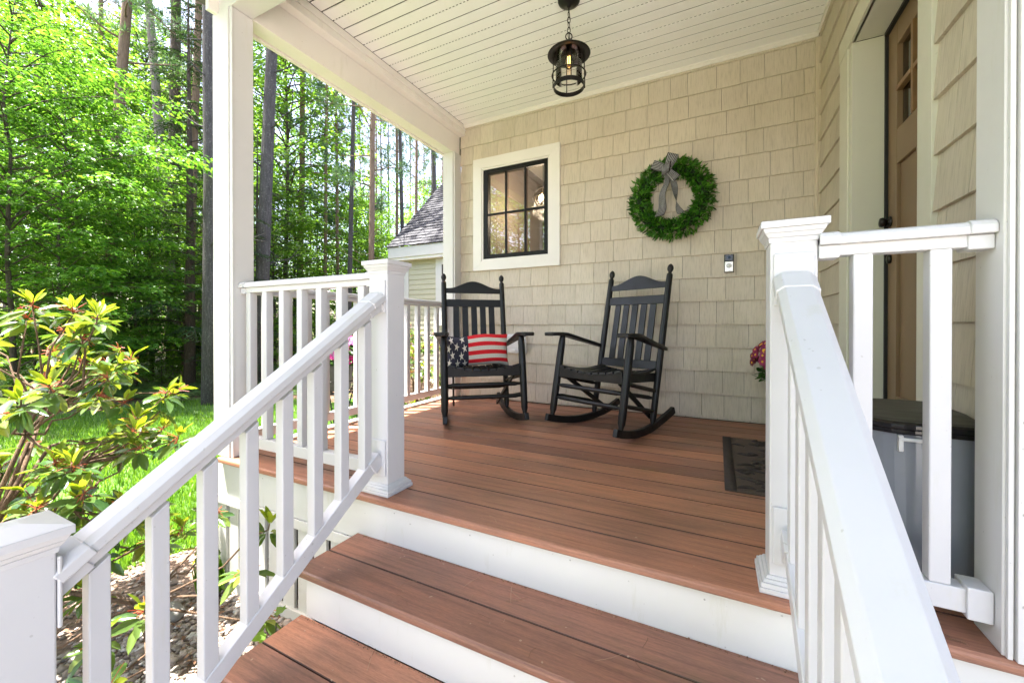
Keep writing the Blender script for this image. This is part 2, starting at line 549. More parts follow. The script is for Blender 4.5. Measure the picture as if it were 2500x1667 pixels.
def kind(o, k, label=None, cat=None):
    o['kind'] = k
    if label: o['label'] = label
    if cat: o['category'] = cat
    return o
def dup(root, loc, rz=0, label=None, sc=None):
    r = root.copy(); C.objects.link(r)
    r.location = loc; r.rotation_euler = (0, 0, rz)
    if sc: r.scale = sc
    if label: r['label'] = label
    for ch in list(root.children):
        c = ch.copy(); C.objects.link(c); c.parent = r
        for g in ch.children:
            d = g.copy(); C.objects.link(d); d.parent = c
    return r

GZ = -0.70
# ================================================================== GROUND
g = MB()
xs = [-160, -60, -30, -18, -12, -8, -4, 0, 4, 10, 40, 160]
for i in range(len(xs) - 1):
    for j in range(len(xs) - 1):
        g.poly([(xs[i], xs[j], GZ - .012), (xs[i + 1], xs[j], GZ - .012), (xs[i + 1], xs[j + 1], GZ - .012), (xs[i], xs[j + 1], GZ - .012)])
kind(obj('ground', g, ground_mat()), 'structure')
lawn_poly = [(-9.0, -8), (-2.0, -8), (-2.0, -1.4), (-3.05, -.6), (-3.15, .6), (-2.95, 1.35), (-2.75, 2.0), (-3.9, 2.6), (-4.2, 4.2), (-6.0, 5.2), (-7.3, 5.0), (-8.6, 4.55), (-9.2, 3.4), (-9.4, 1.2)]
g = MB(); g.poly([(x, y, GZ - .006) for x, y in lawn_poly])
kind(obj('lawn', g, lawn_mat()), 'structure')
bed_poly = [(-3.35, -1.2), (-1.0, -1.2), (-1.0, 1.6), (-2.3, 1.6), (-2.3, 3.9), (-4.0, 4.6), (-3.7, 2.6), (-2.85, 2.05), (-2.95, 1.35), (-3.25, .7)]
g = MB(); g.poly([(x, y, GZ) for x, y in bed_poly])
kind(obj('gravel_bed', g, bed_mat()), 'structure')
g = MB(); g.poly([(-1.6, -9, GZ + .004), (8, -9, GZ + .004), (8, .43, GZ + .004), (-1.6, .43, GZ + .004)])
kind(obj('path', g, drive_mat()), 'structure')  # unseen walk, made extra pale to bounce light into the porch

def inpoly(x, y, poly):
    ins = np.zeros(len(x), bool); n = len(poly)
    for i in range(n):
        x1, y1 = poly[i]; x2, y2 = poly[(i + 1) % n]
        c = ((y1 > y) != (y2 > y)) & (x < (x2 - x1) * (y - y1) / (y2 - y1 + 1e-12) + x1)
        ins ^= c
    return ins
# grass blades
n = 150000
gx = rng.uniform(-9.4, -2.5, n); gy = rng.uniform(.2, 5.2, n)
dd = np.hypot(gx, gy)
keep = inpoly(gx, gy, lawn_poly) & (rng.random(n) < np.clip(3.6 / dd, .25, 1))
pn = np.sin(gx * 1.9 + 1) * np.cos(gy * 2.3) + np.sin(gx * .8 - gy * 1.4)
keep &= rng.random(n) < np.clip(1.25 - .55 * np.clip(pn, 0, 2), .2, 1)
gx = gx[keep]; gy = gy[keep]; n = len(gx)
az = rng.uniform(0, 2 * np.pi, n); h = rng.uniform(.03, .085, n); ln = rng.uniform(0, .05, n); bw = rng.uniform(.004, .009, n)
b = np.stack([gx, gy, np.full(n, GZ - .01)], 1)
sd_ = np.stack([-np.sin(az), np.cos(az), np.zeros(n)], 1) * bw[:, None]
tip = b + np.stack([np.cos(az) * ln, np.sin(az) * ln, h], 1)
V_ = np.stack([b - sd_, b + sd_, tip], 1).reshape(-1, 3)
kind(npmesh('grass', V_, np.arange(3 * n).reshape(-1, 3), rng.random(n), GRASSM), 'stuff', 'short sunlit lawn grass between the porch and the trees', 'grass')

# pebbles and leaf litter
ico_v = []; ph = (1 + 5 ** .5) / 2
for a_ in (-1, 1):
    for b_ in (-ph, ph): ico_v += [(0, a_, b_), (a_, b_, 0), (b_, 0, a_)]
ico_v = np.array(ico_v) / math.hypot(1, ph)
import itertools
e_ = 2 / math.hypot(1, ph)
ico_f = [t for t in itertools.combinations(range(12), 3) if all(abs(np.linalg.norm(ico_v[i] - ico_v[j]) - e_) < 1e-3 for i, j in itertools.combinations(t, 2))]
ico_f = [t if np.dot(np.cross(ico_v[t[1]] - ico_v[t[0]], ico_v[t[2]] - ico_v[t[0]]), ico_v[t[0]]) > 0 else (t[0], t[2], t[1]) for t in ico_f]
ico_f = np.array(ico_f)
n = 15000
px_ = rng.uniform(-3.2, -1.38, n); py_ = rng.uniform(-.2, 1.5, n)
k = inpoly(px_, py_, bed_poly) & ((px_ > -2.45) | (rng.random(n) < .15)); px_ = px_[k]; py_ = py_[k]; n = len(px_)
sz = rng.uniform(.005, .014, n) * (1 + (rng.random(n) < .05) * 1.0)
sc3 = np.stack([sz * rng.uniform(.8, 1.4, n), sz * rng.uniform(.7, 1.2, n), sz * rng.uniform(.45, .8, n)], 1)
jit = 1 + rng.uniform(-.22, .22, (n, 12, 1))
th = rng.uniform(0, 6.28, n)
V_ = ico_v[None] * jit * sc3[:, None]
cx = V_[..., 0] * np.cos(th)[:, None] - V_[..., 1] * np.sin(th)[:, None]
cy = V_[..., 0] * np.sin(th)[:, None] + V_[..., 1] * np.cos(th)[:, None]
V_ = np.stack([cx + px_[:, None], cy + py_[:, None], V_[..., 2] + GZ + .004], 2).reshape(-1, 3)
F_ = (ico_f[None] + 12 * np.arange(n)[:, None, None]).reshape(-1, 3)
kind(npmesh('pebbles', V_, F_, np.repeat(rng.random(n), len(ico_f)), pebble_mat()), 'stuff', 'small grey and tan pebbles beside the porch steps', 'pebbles')

def leaf_arrays(pos, nrm, axis, L, W, fold=.12, rnd=None, curl=0.0):
    n = len(pos)
    axis = axis / (np.linalg.norm(axis, axis=1, keepdims=True) + 1e-9)
    side = np.cross(axis, nrm); side /= (np.linalg.norm(side, axis=1, keepdims=True) + 1e-9)
    up = np.cross(side, axis)
    L = L[:, None]; W = W[:, None]
    tip = pos + axis * L - up * L * curl
    l = pos + axis * L * .45 - side * W * .5 + up * W * fold
    r = pos + axis * L * .45 + side * W * .5 + up * W * fold
    V = np.stack([pos, l, tip, r], 1).reshape(-1, 3)
    i = 4 * np.arange(n)[:, None]
    F = np.concatenate([np.concatenate([i, i + 1, i + 2], 1)[:, None], np.concatenate([i, i + 2, i + 3], 1)[:, None]], 1).reshape(-1, 3)
    if rnd is None: rnd = rng.random(n)
    return V, F, np.repeat(rnd, 2)
def rleaf_arrays(pos, nrm, axis, L, W, rnd, fold=.10, curl=.12):
    """six-point oval leaf for near plants"""
    n = len(pos)
    axis = axis / (np.linalg.norm(axis, axis=1, keepdims=True) + 1e-9)
    side = np.cross(axis, nrm); side /= (np.linalg.norm(side, axis=1, keepdims=True) + 1e-9)
    up = np.cross(side, axis)
    L = L[:, None]; W = W[:, None]
    pts = [(0, 0), (.18, -.30), (.5, -.5), (.82, -.32), (1, 0), (.82, .32), (.5, .5), (.18, .30), (.5, 0)]
    vs = []
    for t, s_ in pts:
        vs.append(pos + axis * L * t + side * W * s_ + up * (abs(s_) * W * fold * 2 - curl * L * t * t))
    V = np.stack(vs, 1).reshape(-1, 3)
    i = 9 * np.arange(n)[:, None]
    fs = [(8, k, (k + 1) % 8) for k in range(8)]
    F = np.stack([np.concatenate([i + a, i + b, i + c], 1) for a, b, c in fs], 1).reshape(-1, 3)
    return V, F, np.repeat(rnd, 8)
def catm(lst):
    vs = []; fs = []; rs = []; o = 0
    for V, F, r in lst:
        vs.append(V); fs.append(F + o); rs.append(r); o += len(V)
    return np.concatenate(vs), np.concatenate(fs), np.concatenate(rs)
def rdir(n):
    v = rng.normal(size=(n, 3)); return v / np.linalg.norm(v, axis=1, keepdims=True)

# dead leaves on the bed and the wood's edge
n = 5200
lx = np.concatenate([rng.uniform(-3.2, -1.4, 700), rng.uniform(-16, -4, n - 700)]); ly = np.concatenate([rng.uniform(-.2, 1.5, 700), rng.uniform(2.0, 12, n - 700)])
k = inpoly(lx, ly, bed_poly) | (~inpoly(lx, ly, lawn_poly) & (lx < -4.4)); lx = lx[k]; ly = ly[k]; n = len(lx)
V_, F_, r_ = leaf_arrays(np.stack([lx, ly, GZ + rng.uniform(.0, .02, n)], 1), np.array([0, 0, 1.0]) + .5 * rdir(n), np.concatenate([rng.normal(size=(n, 2)), np.full((n, 1), .1)], 1), np.where(lx > -3.3, .5, 1) * rng.uniform(.04, .09, n), np.where(lx > -3.3, .5, 1) * rng.uniform(.02, .05, n), .2)
kind(npmesh('dead_leaves', V_, F_, r_, litter_mat()), 'stuff', 'brown dead leaves scattered over the bed and forest floor', 'leaf litter')

# ================================================================== HOUSE
WY = 3.385           # shingle wall plane
DX = 0.62            # door wall plane
CZ = 2.66            # ceiling
house = thing('house', 'tan shingled house with white trimmed covered porch and brown door', 'house', (0, 3.385, GZ))

def shingles(fn, a0, a1, z0, z1, holes, seed):
    """fn(a, depth, z)->xyz, depth outward"""
    rr = random.Random(seed); mb = MB()
    k = 0; E = .1735; zb = .016
    while zb > z0: zb -= E
    while zb < z1:
        zt = min(zb + E + .012, z1); a = a0 - rr.uniform(0, .12)
        while a < a1:
            wd = rr.choice([.115, .135, .15, .165, .175, .19, .205, .225]) + rr.uniform(-.008, .008)
            b0 = max(a + .0012, a0); b1 = min(a + wd - .0012, a1)
            a += wd
            if b1 - b0 < .012: continue
            segs = [(b0, b1, max(zb + (rr.uniform(-.0012, .0008) if rr.random() < .85 else rr.uniform(-.004, .002)), z0), zt)]
            for (h0, h1, k0, k1) in holes:
                ns = []
                for (s0, s1, q0, q1) in segs:
                    if s1 <= h0 or s0 >= h1 or q1 <= k0 or q0 >= k1: ns.append((s0, s1, q0, q1)); continue
                    if s0 < h0: ns.append((s0, h0, q0, q1))
                    if s1 > h1: ns.append((h1, s1, q0, q1))
                    m0, m1 = max(s0, h0), min(s1, h1)
                    if q0 < k0: ns.append((m0, m1, q0, k0))
                    if q1 > k1: ns.append((m0, m1, k1, q1))
                segs = ns
            rv = rr.random()
            tk = rr.uniform(.0165, .0185)
            for (s0, s1, q0, q1) in segs:
                if s1 - s0 < .006 or q1 - q0 < .006: continue
                f0 = .004 + (tk - .004) * (1 - (q0 - zb) / (E + .012)); f1 = .004 + (tk - .004) * (1 - (q1 - zb) / (E + .012))
                mb.hexa([fn(s0, f0, q0), fn(s1, f0, q0), fn(s1, 0, q0), fn(s0, 0, q0), fn(s0, f1, q1), fn(s1, f1, q1), fn(s1, 0, q1), fn(s0, 0, q1)], rv)
        zb += E; k += 1
    return mb
WIN = (-2.113, -1.226, 1.227, 2.297)
mb = shingles(lambda a, d, z: (a, WY - d, z), -2.270, .605, .004, 2.652, [WIN], 3)
wall = obj('shingle_wall', mb, SHINGLE, house)
# backing of the shingle wall with the window opening
ox0, ox1, oz0, oz1 = -2.0, -1.34, 1.337, 2.181
mb = MB()
for x0, x1, z0, z1 in ((-2.262, ox0, GZ, 2.75), (ox1, .60, GZ, 2.75), (ox0, ox1, GZ, oz0), (ox0, ox1, oz1, 2.75)):
    mb.box(x0, x1, WY + .001, WY + .11, z0, z1)
obj('wall_sheathing', mb, plain('building_paper', (.05, .04, .03), .8), house)

# door wall (faces -X): shingles between corner and door, door and front corner
DT0, DT1 = 1.735, 2.812      # outer trim Y
DTZ = 2.235
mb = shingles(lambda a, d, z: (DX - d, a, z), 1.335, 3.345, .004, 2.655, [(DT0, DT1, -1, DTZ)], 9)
obj('door_wall', mb, SHINGLE2, house)
mb = MB()
for y0, y1, z0, z1 in ((1.342, 1.80, GZ, 2.75), (2.80, 3.384, GZ, 2.75), (1.80, 2.80, 2.17, 2.75)):
    mb.box(DX + .001, DX + .13, y0, y1, z0, z1)
obj('wall_sheathing', mb, bpy.data.materials['building_paper'], house)
# inside corner trim and frieze along the shingle wall
mb = MB(); mb.box(.603, .6195, WY - .040, WY - .002, .002, 2.63); mb.box(.585, .6025, WY - .034, WY - .002, .002, 2.625)
obj('corner_trim', mb, shingle_mat('tan_trim', (.60, .53, .41)), house, .002)
mb = MB()
mb.extrude([(WY - .052, 2.657), (WY - .002, 2.657), (WY - .002, 2.634), (WY - .030, 2.634), (WY - .036, 2.642), (WY - .050, 2.648)], lambda a, b, d: (d, a, b), -2.212, .602)
obj('frieze_trim', mb, CREAM, house)
mb = MB(); mb.box(DX - .030, DX - .001, 1.36, WY - .054, 2.637, 2.6575)
obj('frieze_trim', mb, CREAM, house, .002)
# ceiling boards (two-plank soffit vinyl, every third groove perforated)
mb = MB(); vents = MB()
y = 1.4115 - .0843; i = 0
while y < WY - .045:
    y1 = min(y + .0843 - .0095, WY - .04)
    mb.box(-2.212, .615, y, y1, CZ, CZ + .004, random.random())
    if i % 3 == 2:
        x = -2.2
        while x < .6:
            vents.box(x, x + .011, y1 + .0006, y1 + .0089, CZ + .0012, CZ + .004); x += .026
    y += .0843; i += 1
ceil = obj('ceiling', mb, CEIL, house)
obj('vent_strip', vents, CEIL, ceil)
mb = MB(); mb.box(-2.215, .63, 1.30, WY, CZ + .0045, CZ + .03)
obj('ceiling_backing', mb, plain('groove_shade_dark', (.03, .028, .025), .9), house)  # dark sheet close above the boards, its colour stands in for groove shadow
# porch beams
mb = MB(); mb.box(-2.40, -2.29, 1.366, WY, 2.385, 2.72)
obj('side_beam', mb, CREAM, house, .003)
mb = MB(); mb.box(-2.428, -2.401, 1.20, WY + .1, 2.372, 2.74); mb.box(-2.2895, -2.2215, 1.366, WY - .002, 2.565, 2.612); mb.box(-2.2895, -2.2125, 1.366, WY - .002, 2.6125, 2.659)
obj('beam_trim', mb, CREAM, house, .004)
mb = MB(); mb.box(-2.40, .62, 1.25, 1.365, 2.3855, 2.72)
obj('front_beam', mb, TRIM, house, .003)
# porch roof; unseen eaves extended to keep sun off the deck
mb = MB(); mb.box(-2.93, 6, .60, 1.245, 2.745, 2.90); mb.box(-2.93, 6, 1.245, 7.5, 2.745, 2.90)
mb.hexa([(-2.93, .6, 2.902), (6, .6, 2.902), (6, 7.5, 2.902), (-2.93, 7.5, 2.902), (-2.0, .7, 3.1), (6, .7, 3.1), (6, 7.5, 4.6), (-2.0, 7.5, 4.6)])
obj('roof', mb, plain('roof_grey', (.12, .11, .11), .9), house)
# posts
def post(name, x0, x1, y0, y1, z1, face):
    p = MB(); p.box(x0 + .012, x1 - .012, y0 + .013, y1, .001, z1)
    o = obj(name, p, TRIM, house, .003)
    f = MB()
    for b in face: f.box(*b)
    obj('post_casing', f, TRIM, o, .003)
    return o
post('porch_post', -2.452, -2.276, 1.248, 1.367, 2.384, [(-2.452, -2.306, 1.246, 1.2605, .0, 2.384), (-2.3055, -2.283, 1.252, 1.2605, .0, 2.384)])
post('porch_post', -2.404, -2.262, 3.268, 3.384, 2.384, [(-2.404, -2.287, 3.262, 3.2805, .0, 2.384), (-2.2865, -2.268, 3.270, 3.2805, .0, 2.384)])
# corner boards at the right front
mb = MB(); mb.box(.5405, .60, 1.237, 1.342, .001, 2.74); mb.box(.545, .5535, 1.2265, 1.2368, .001, 2.74); mb.box(.5538, .5565, 1.232, 1.2368, .001, 2.74); mb.box(.5568, .80, 1.220, 1.2368, .001, 2.74)
cb = obj('corner_board', mb, TRIM, house, .0025)
NAILM = plain('nail_grey', (.40, .40, .38), .5, .4)
for z in (.07, .26, .45, .68, .95, 1.2, 1.5, 1.8):
    mb = MB(); mb.lathe([(.0035, 0), (.0035, .0012)], (0, 0, 0), 10)
    mb.v = [(.566 + x, 1.2199 - z_, z + .05 + y) for x, y, z_ in mb.v]
    obj('nail_head', mb, NAILM, cb)
# hidden body of the house (right wing and the room behind the wall)
mb = MB(); mb.box(.86, 6, 1.237, 7.4, GZ, 2.743); mb.box(.801, 6, 1.237, 1.26, GZ, 2.74)
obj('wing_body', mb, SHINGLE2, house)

# ---- window
wf = MB()
X0, X1, Z0, Z1 = WIN
IX0, IX1, IZ0, IZ1 = -2.0035, -1.338, 1.334, 2.184
def mitre_frame(mb, o, i, d0, d1, fn):
    (x0, x1, z0, z1), (a0, a1, b0, b1) = o, i
    for P4 in ([(x0, z0), (x1, z0), (a1, b0), (a0, b0)], [(x1, z0), (x1, z1), (a1, b1), (a1, b0)], [(x1, z1), (x0, z1), (a0, b1), (a1, b1)], [(x0, z1), (x0, z0), (a0, b0), (a0, b1)]):
        mb.extrude(P4, fn, d0, d1)
FNW = lambda a, b, d: (a, d, b)
mitre_frame(wf, (X0, X1, Z0, Z1), (IX0 - .016, IX1 + .016, IZ0 - .016, IZ1 + .016), WY - .034, WY, FNW)
mitre_frame(wf, (IX0 - .0155, IX1 + .0155, IZ0 - .0155, IZ1 + .0155), (IX0, IX1, IZ0, IZ1), WY - .028, WY + .04, FNW)
window = obj('window', wf, white_mat('window_trim', (.78, .76, .72), .42, .3), house, .0015)
sm = MB()
mitre_frame(sm, (IX0 + .0005, IX1 - .0005, IZ0 + .0005, IZ1 - .0005), (-1.955, -1.378, 1.375, 2.141), WY - .022, WY + .02, FNW)
obj('sash', sm, WINBLK, window, .003)
mm = MB()
for x in (-1.766, -1.567): mm.box(x - .0095, x + .0095, WY - .014, WY + .004, 1.375, 2.141)
for a_, b_ in ((-1.955, -1.776), (-1.756, -1.577), (-1.557, -1.378)): mm.box(a_, b_, WY - .0145, WY + .0045, 1.748, 1.766)
obj('muntin', mm, WINBLK, window, .002)
gp = MB(); gp.box(-1.956, -1.377, WY + .006, WY + .009, 1.374, 2.142)
obj('pane', gp, GLASS, window)

# ---- room behind the window
room = MB()
RX0, RX1, RY0, RY1 = -2.16, .595, WY + .111, 7.3
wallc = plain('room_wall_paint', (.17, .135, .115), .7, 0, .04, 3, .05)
room.box(RX0 - .1, RX0, RY0, RY1, GZ, 2.74); room.box(RX1, RX1 + .1, RY0, RY1, GZ, 2.74)
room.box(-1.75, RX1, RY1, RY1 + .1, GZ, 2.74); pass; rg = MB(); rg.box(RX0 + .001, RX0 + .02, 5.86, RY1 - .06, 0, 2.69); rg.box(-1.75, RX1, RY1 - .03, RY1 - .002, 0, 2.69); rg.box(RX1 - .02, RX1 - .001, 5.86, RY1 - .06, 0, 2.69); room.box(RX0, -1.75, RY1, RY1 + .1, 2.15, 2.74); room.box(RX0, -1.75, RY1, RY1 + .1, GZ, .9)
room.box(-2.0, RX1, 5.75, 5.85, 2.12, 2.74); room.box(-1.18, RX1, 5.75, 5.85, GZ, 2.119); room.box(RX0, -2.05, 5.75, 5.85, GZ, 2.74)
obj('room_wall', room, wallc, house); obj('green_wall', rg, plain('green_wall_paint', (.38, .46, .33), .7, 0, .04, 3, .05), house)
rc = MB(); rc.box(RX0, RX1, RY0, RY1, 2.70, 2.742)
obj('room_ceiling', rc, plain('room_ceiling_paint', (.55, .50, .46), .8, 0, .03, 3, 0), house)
rf = MB(); rf.box(RX0, RX1, RY0, RY1, GZ, -.02)
obj('room_floor', rf, plain('room_floor_wood', (.22, .13, .07), .5, 0, .3, 6, .1), house)
HONEY = plain('honey_wood', (.33, .18, .07), .45, 0, .25, 14, .1)
for b in ((-2.10, -2.02, 5.70, 5.748, 0, 2.2), (-1.24, -1.14, 5.70, 5.748, 0, 2.2), (-2.02, -1.24, 5.70, 5.748, 2.1, 2.2), (-1.75, -1.67, RY1 - .05, RY1 - .002, .8, 2.25), (RX0, -1.75, RY1 - .05, RY1 - .002, 2.15, 2.25), (RX0, -1.75, RY1 - .05, RY1 - .002, .8, .9)):
    oc = MB(); oc.box(*b); obj('wood_casing', oc, HONEY, house)
bl = MB()
for q in range(9): bl.bar((-2.15, RY1 + .03, 1.05 + q * .12), (-1.78, RY1 + .03, 1.05 + q * .12), .05, .004, (0, .5, 1))
obj('blind', bl, WHITEPL, house)
orb = thing('orb_chandelier', 'lit orb chandelier with iron bands seen through the porch window', 'chandelier', (-1.71, 4.15, 2.10))
ob = MB()
for k_ in range(3):
    ang = k_ * math.pi / 3
    ob.tube([(-1.71 + .118 * math.cos(t) * math.cos(ang), 4.15 + .118 * math.cos(t) * math.sin(ang), 2.10 + .118 * math.sin(t)) for t in np.linspace(0, 2 * math.pi, 28, endpoint=False)], .005, 6, closed=True)
ob.tube([(-1.71 + .118 * math.cos(t), 4.15 + .118 * math.sin(t), 2.10) for t in np.linspace(0, 2 * math.pi, 28, endpoint=False)], .005, 6, closed=True)
ob.tube([(-1.71, 4.15, 2.218), (-1.71, 4.15, 2.70)], .006, 6)
obj('cage', ob, IRON, orb)
for dx, dy in ((-.035, 0), (.03, .02), (.0, -.035)):
    bb = MB(); bb.lathe([(.004, -.02), (.016, .0), (.018, .02), (.010, .045), (.002, .06)], (-1.71 + dx, 4.15 + dy, 2.08), 12)
    obj('bulb', bb, ORB, orb, smooth=True)
pl = bpy.data.lights.new('chandelier_glow', 'POINT'); pl.energy = 5; pl.color = (1.0, .78, .55); pl.shadow_soft_size = .12
po = bpy.data.objects.new('chandelier_glow', pl); C.objects.link(po); po.location = (0, 0, -.12); po.parent = orb

# ---- door
DOORX = .745
jm = MB()
jm.box(.600, DX - .001 + .0, 2.626 + .012, DT1, .0, DTZ - .1); jm.box(.600, .6195, DT0, 1.768, .0, DTZ - .1)
dt = MB()
dt.box(.598, .6195, 2.682, DT1, .002, 2.126); dt.box(.598, .6195, DT0, 1.822, .002, 2.126); dt.box(.596, .6195, DT0 - .003, DT1 + .003, 2.127, DTZ)
dt.box(.606, .7445, 2.616, 2.6815, .002, 2.1265); dt.box(.606, .7445, 1.8225, 1.86, .002, 2.1265); dt.box(.6065, .7445, 1.8605, 2.6155, 2.127, 2.16)
dt.box(.5965, .6058, 2.660, 2.6815, .002, 2.1265)
door = obj('front_door', MB(), DOORM, house)
bpy.data.objects.remove(door)
dm = MB()
Y0d, Y1d, Zd = 1.866, 2.618, 2.120
dx0, dx1 = DOORX, DOORX + .044
# stiles and rails
LY0, LY1, LZ0, LZ1 = 1.985, 2.502, 1.612, 2.006
PZ0, PZ1 = .37, 1.452
dm.box(dx0, dx1, Y0d, LY0, .03, Zd); dm.box(dx0, dx1, LY1, Y1d, .03, Zd)
dm.box(dx0, dx1, LY0, LY1, LZ1, Zd); dm.box(dx0, dx1, LY0, LY1, PZ1, LZ0); dm.box(dx0, dx1, LY0, LY1, .03, PZ0)
ymid = (LY0 + LY1) / 2
dm.box(dx0, dx1, ymid - .055, ymid + .055, PZ0, PZ1)
dm.box(dx0 + .014, dx1 - .006, LY0, ymid - .055, PZ0, PZ1); dm.box(dx0 + .014, dx1 - .006, ymid + .055, LY1, PZ0, PZ1)
door = obj('front_door', dm, DOORM, house, .0025)
fr = obj('door_frame', dt, white_mat('door_trim_paint', (.62, .61, .50), .45, .4), door, .002)
wl = MB(); wl.box(.732, .7445, 2.603, 2.6155, .03, 2.126); wl.box(.728, .7445, 1.8605, 1.876, .03, 2.126); wl.box(.728, .7445, 1.876, 2.604, 2.112, 2.1265); wl.box(.746, .79, 2.6185, 2.6238, .03, 2.126)
obj('weatherstrip', wl, RUBBER, door)
ml = MB(); g3 = (LY1 - LY0) / 3
for q in (1, 2): ml.box(dx0 - .004, dx0 + .02, LY0 + g3 * q - .011, LY0 + g3 * q + .011, LZ0, LZ1)
for q in range(3): ml.box(dx0 - .0045, dx0 + .0195, LY0 + g3 * q + (.012 if q else 0), LY0 + g3 * (q + 1) - (.012 if q < 2 else 0), 1.79, 1.812)
obj('muntin', ml, DOORTRIM, door, .002)
gp = MB(); gp.box(dx0 + .021, dx0 + .024, LY0, LY1, LZ0, LZ1)
obj('pane', gp, glass_mat('door_glass', (.35, .33, .33), 1.5, .10), door)
kb = MB()
kb.lathe([(.026, 0), (.026, .005), (.011, .008), (.010, .016), (.019, .021), (.023, .031), (.020, .040), (.003, .043)], (0, 0, 0), 20)
kb.v = [(dx0 - z, 2.575 + y, 1.20 + x) for x, y, z in kb.v]
obj('door_knob', kb, BRONZE, door, smooth=True)
kb = MB(); kb.lathe([(.022, 0), (.022, .010), (.014, .013), (.002, .014)], (0, 0, 0), 20)
kb.v = [(dx0 - z, 2.575 + y, 1.02 + x) for x, y, z in kb.v]
obj('deadbolt', kb, BRONZE, door, smooth=True)
ts = MB(); ts.box(.60, .79, 1.8605, 2.6235, .002, .028)
obj('threshold', ts, NICKEL, door, .003)
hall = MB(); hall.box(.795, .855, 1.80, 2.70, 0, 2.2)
obj('hall_darkness', hall, plain('hall_shade_dark', (.05, .045, .04), .8), house)  # dark slab standing in for the unlit hall behind the door glass

# ================================================================== DECK
deck = thing('porch_deck', 'red brown composite porch floor with white skirt boards', 'deck', (-.9, 1.22, GZ))
mb = MB(); rr = random.Random(5)
ed = .1405
def boards(mb, x0, x1, y0, y1, ztop, th=.025, pitch=ed, nose=True):
    y = y0
    while y < y1 - .02:
        ye = min(y + pitch - .0052, y1)
        if y + pitch + .03 > y1: ye = y1
        c = .0018
        P_ = [(y, ztop - th), (ye, ztop - th), (ye, ztop - c * .5), (ye - c * .5, ztop), (y + c, ztop), (y, ztop - c)]
        if y == y0 and nose: P_ = [(y + .003, ztop - th), (ye, ztop - th), (ye, ztop - c * .5), (ye - c * .5, ztop), (y + .008, ztop), (y + .002, ztop - .004), (y, ztop - .010), (y, ztop - th + .004)]
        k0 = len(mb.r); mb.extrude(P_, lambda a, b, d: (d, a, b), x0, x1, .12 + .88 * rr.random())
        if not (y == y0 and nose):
            mb.r[k0 + 2 + 5] = 0.0; mb.r[k0 + 2 + 4] = 0.0      # groove shadow painted on the board edge, with grime
        y += pitch
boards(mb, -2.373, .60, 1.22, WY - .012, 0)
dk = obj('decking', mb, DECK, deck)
mb = MB(); mb.box(-2.37, .60, 1.27, WY, -.12, -.07)
obj('joists', mb, plain('gap_shade_dark', (.02, .014, .01), .9), deck)  # slab coloured very dark so the board gaps look shadowed
mb = MB(); mb.box(-2.43, -2.375, 1.27, WY, -.21, .004)
obj('edge_board', mb, FASCIA, deck, .003)
mb = MB(); mb.box(-2.43, .80, 1.247, 1.268, -.205, -.0262); mb.box(-2.435, -1.362, 1.238, 1.2468, -.250, -.2055)
obj('fascia', mb, FASCIA, deck, .002)
mb = MB(); x = -2.43
while x < -1.40:
    mb.box(x, x + .083, 1.252, 1.268, -.655, -.2062); x += .1115
mb.box(-2.43, -1.30, 1.240, 1.262, -.715, -.640)
mb.box(-2.43, -2.414, 1.27, WY, -.70, -.2105)
obj('skirt_slats', mb, FASCIA, deck, .002)
mb = MB()
for x in (-2.3, -1.95, -1.6): mb.box(x, x + .05, 1.30, 1.35, GZ, -.21)
mb.box(-2.36, .6, 1.75, 1.77, GZ, -.07)
obj('under_deck_framing', mb, plain('dark_brown_timber', (.06, .04, .025), .9), deck)  # dark brown framing behind the skirt slats

# ================================================================== STEPS
steps = thing('porch_steps', 'red brown composite steps with white risers leading up to the porch', 'steps', (-.55, .7, GZ))
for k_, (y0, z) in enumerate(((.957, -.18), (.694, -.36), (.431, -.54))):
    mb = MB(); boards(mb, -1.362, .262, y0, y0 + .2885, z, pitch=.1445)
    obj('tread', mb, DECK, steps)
for y0, z0, z1 in ((.984, -.359, -.2052), (.721, -.539, -.3852), (.458, GZ, -.5652)):
    mb = MB(); mb.box(-1.338, .238, y0, y0 + .018, z0, z1)
    obj('riser', mb, FASCIA, steps, .002)
for x in (-1.3375, .2195):
    mb = MB()
    mb.extrude([(1.246, -.206), (1.003, -.206), (1.003, -.386), (.7395, -.386), (.7395, -.566), (.4765, -.566), (.4765, GZ), (1.246, GZ)], lambda a, b, d: (d, a, b), x, x + .018)
    obj('stringer', mb, FASCIA, steps)

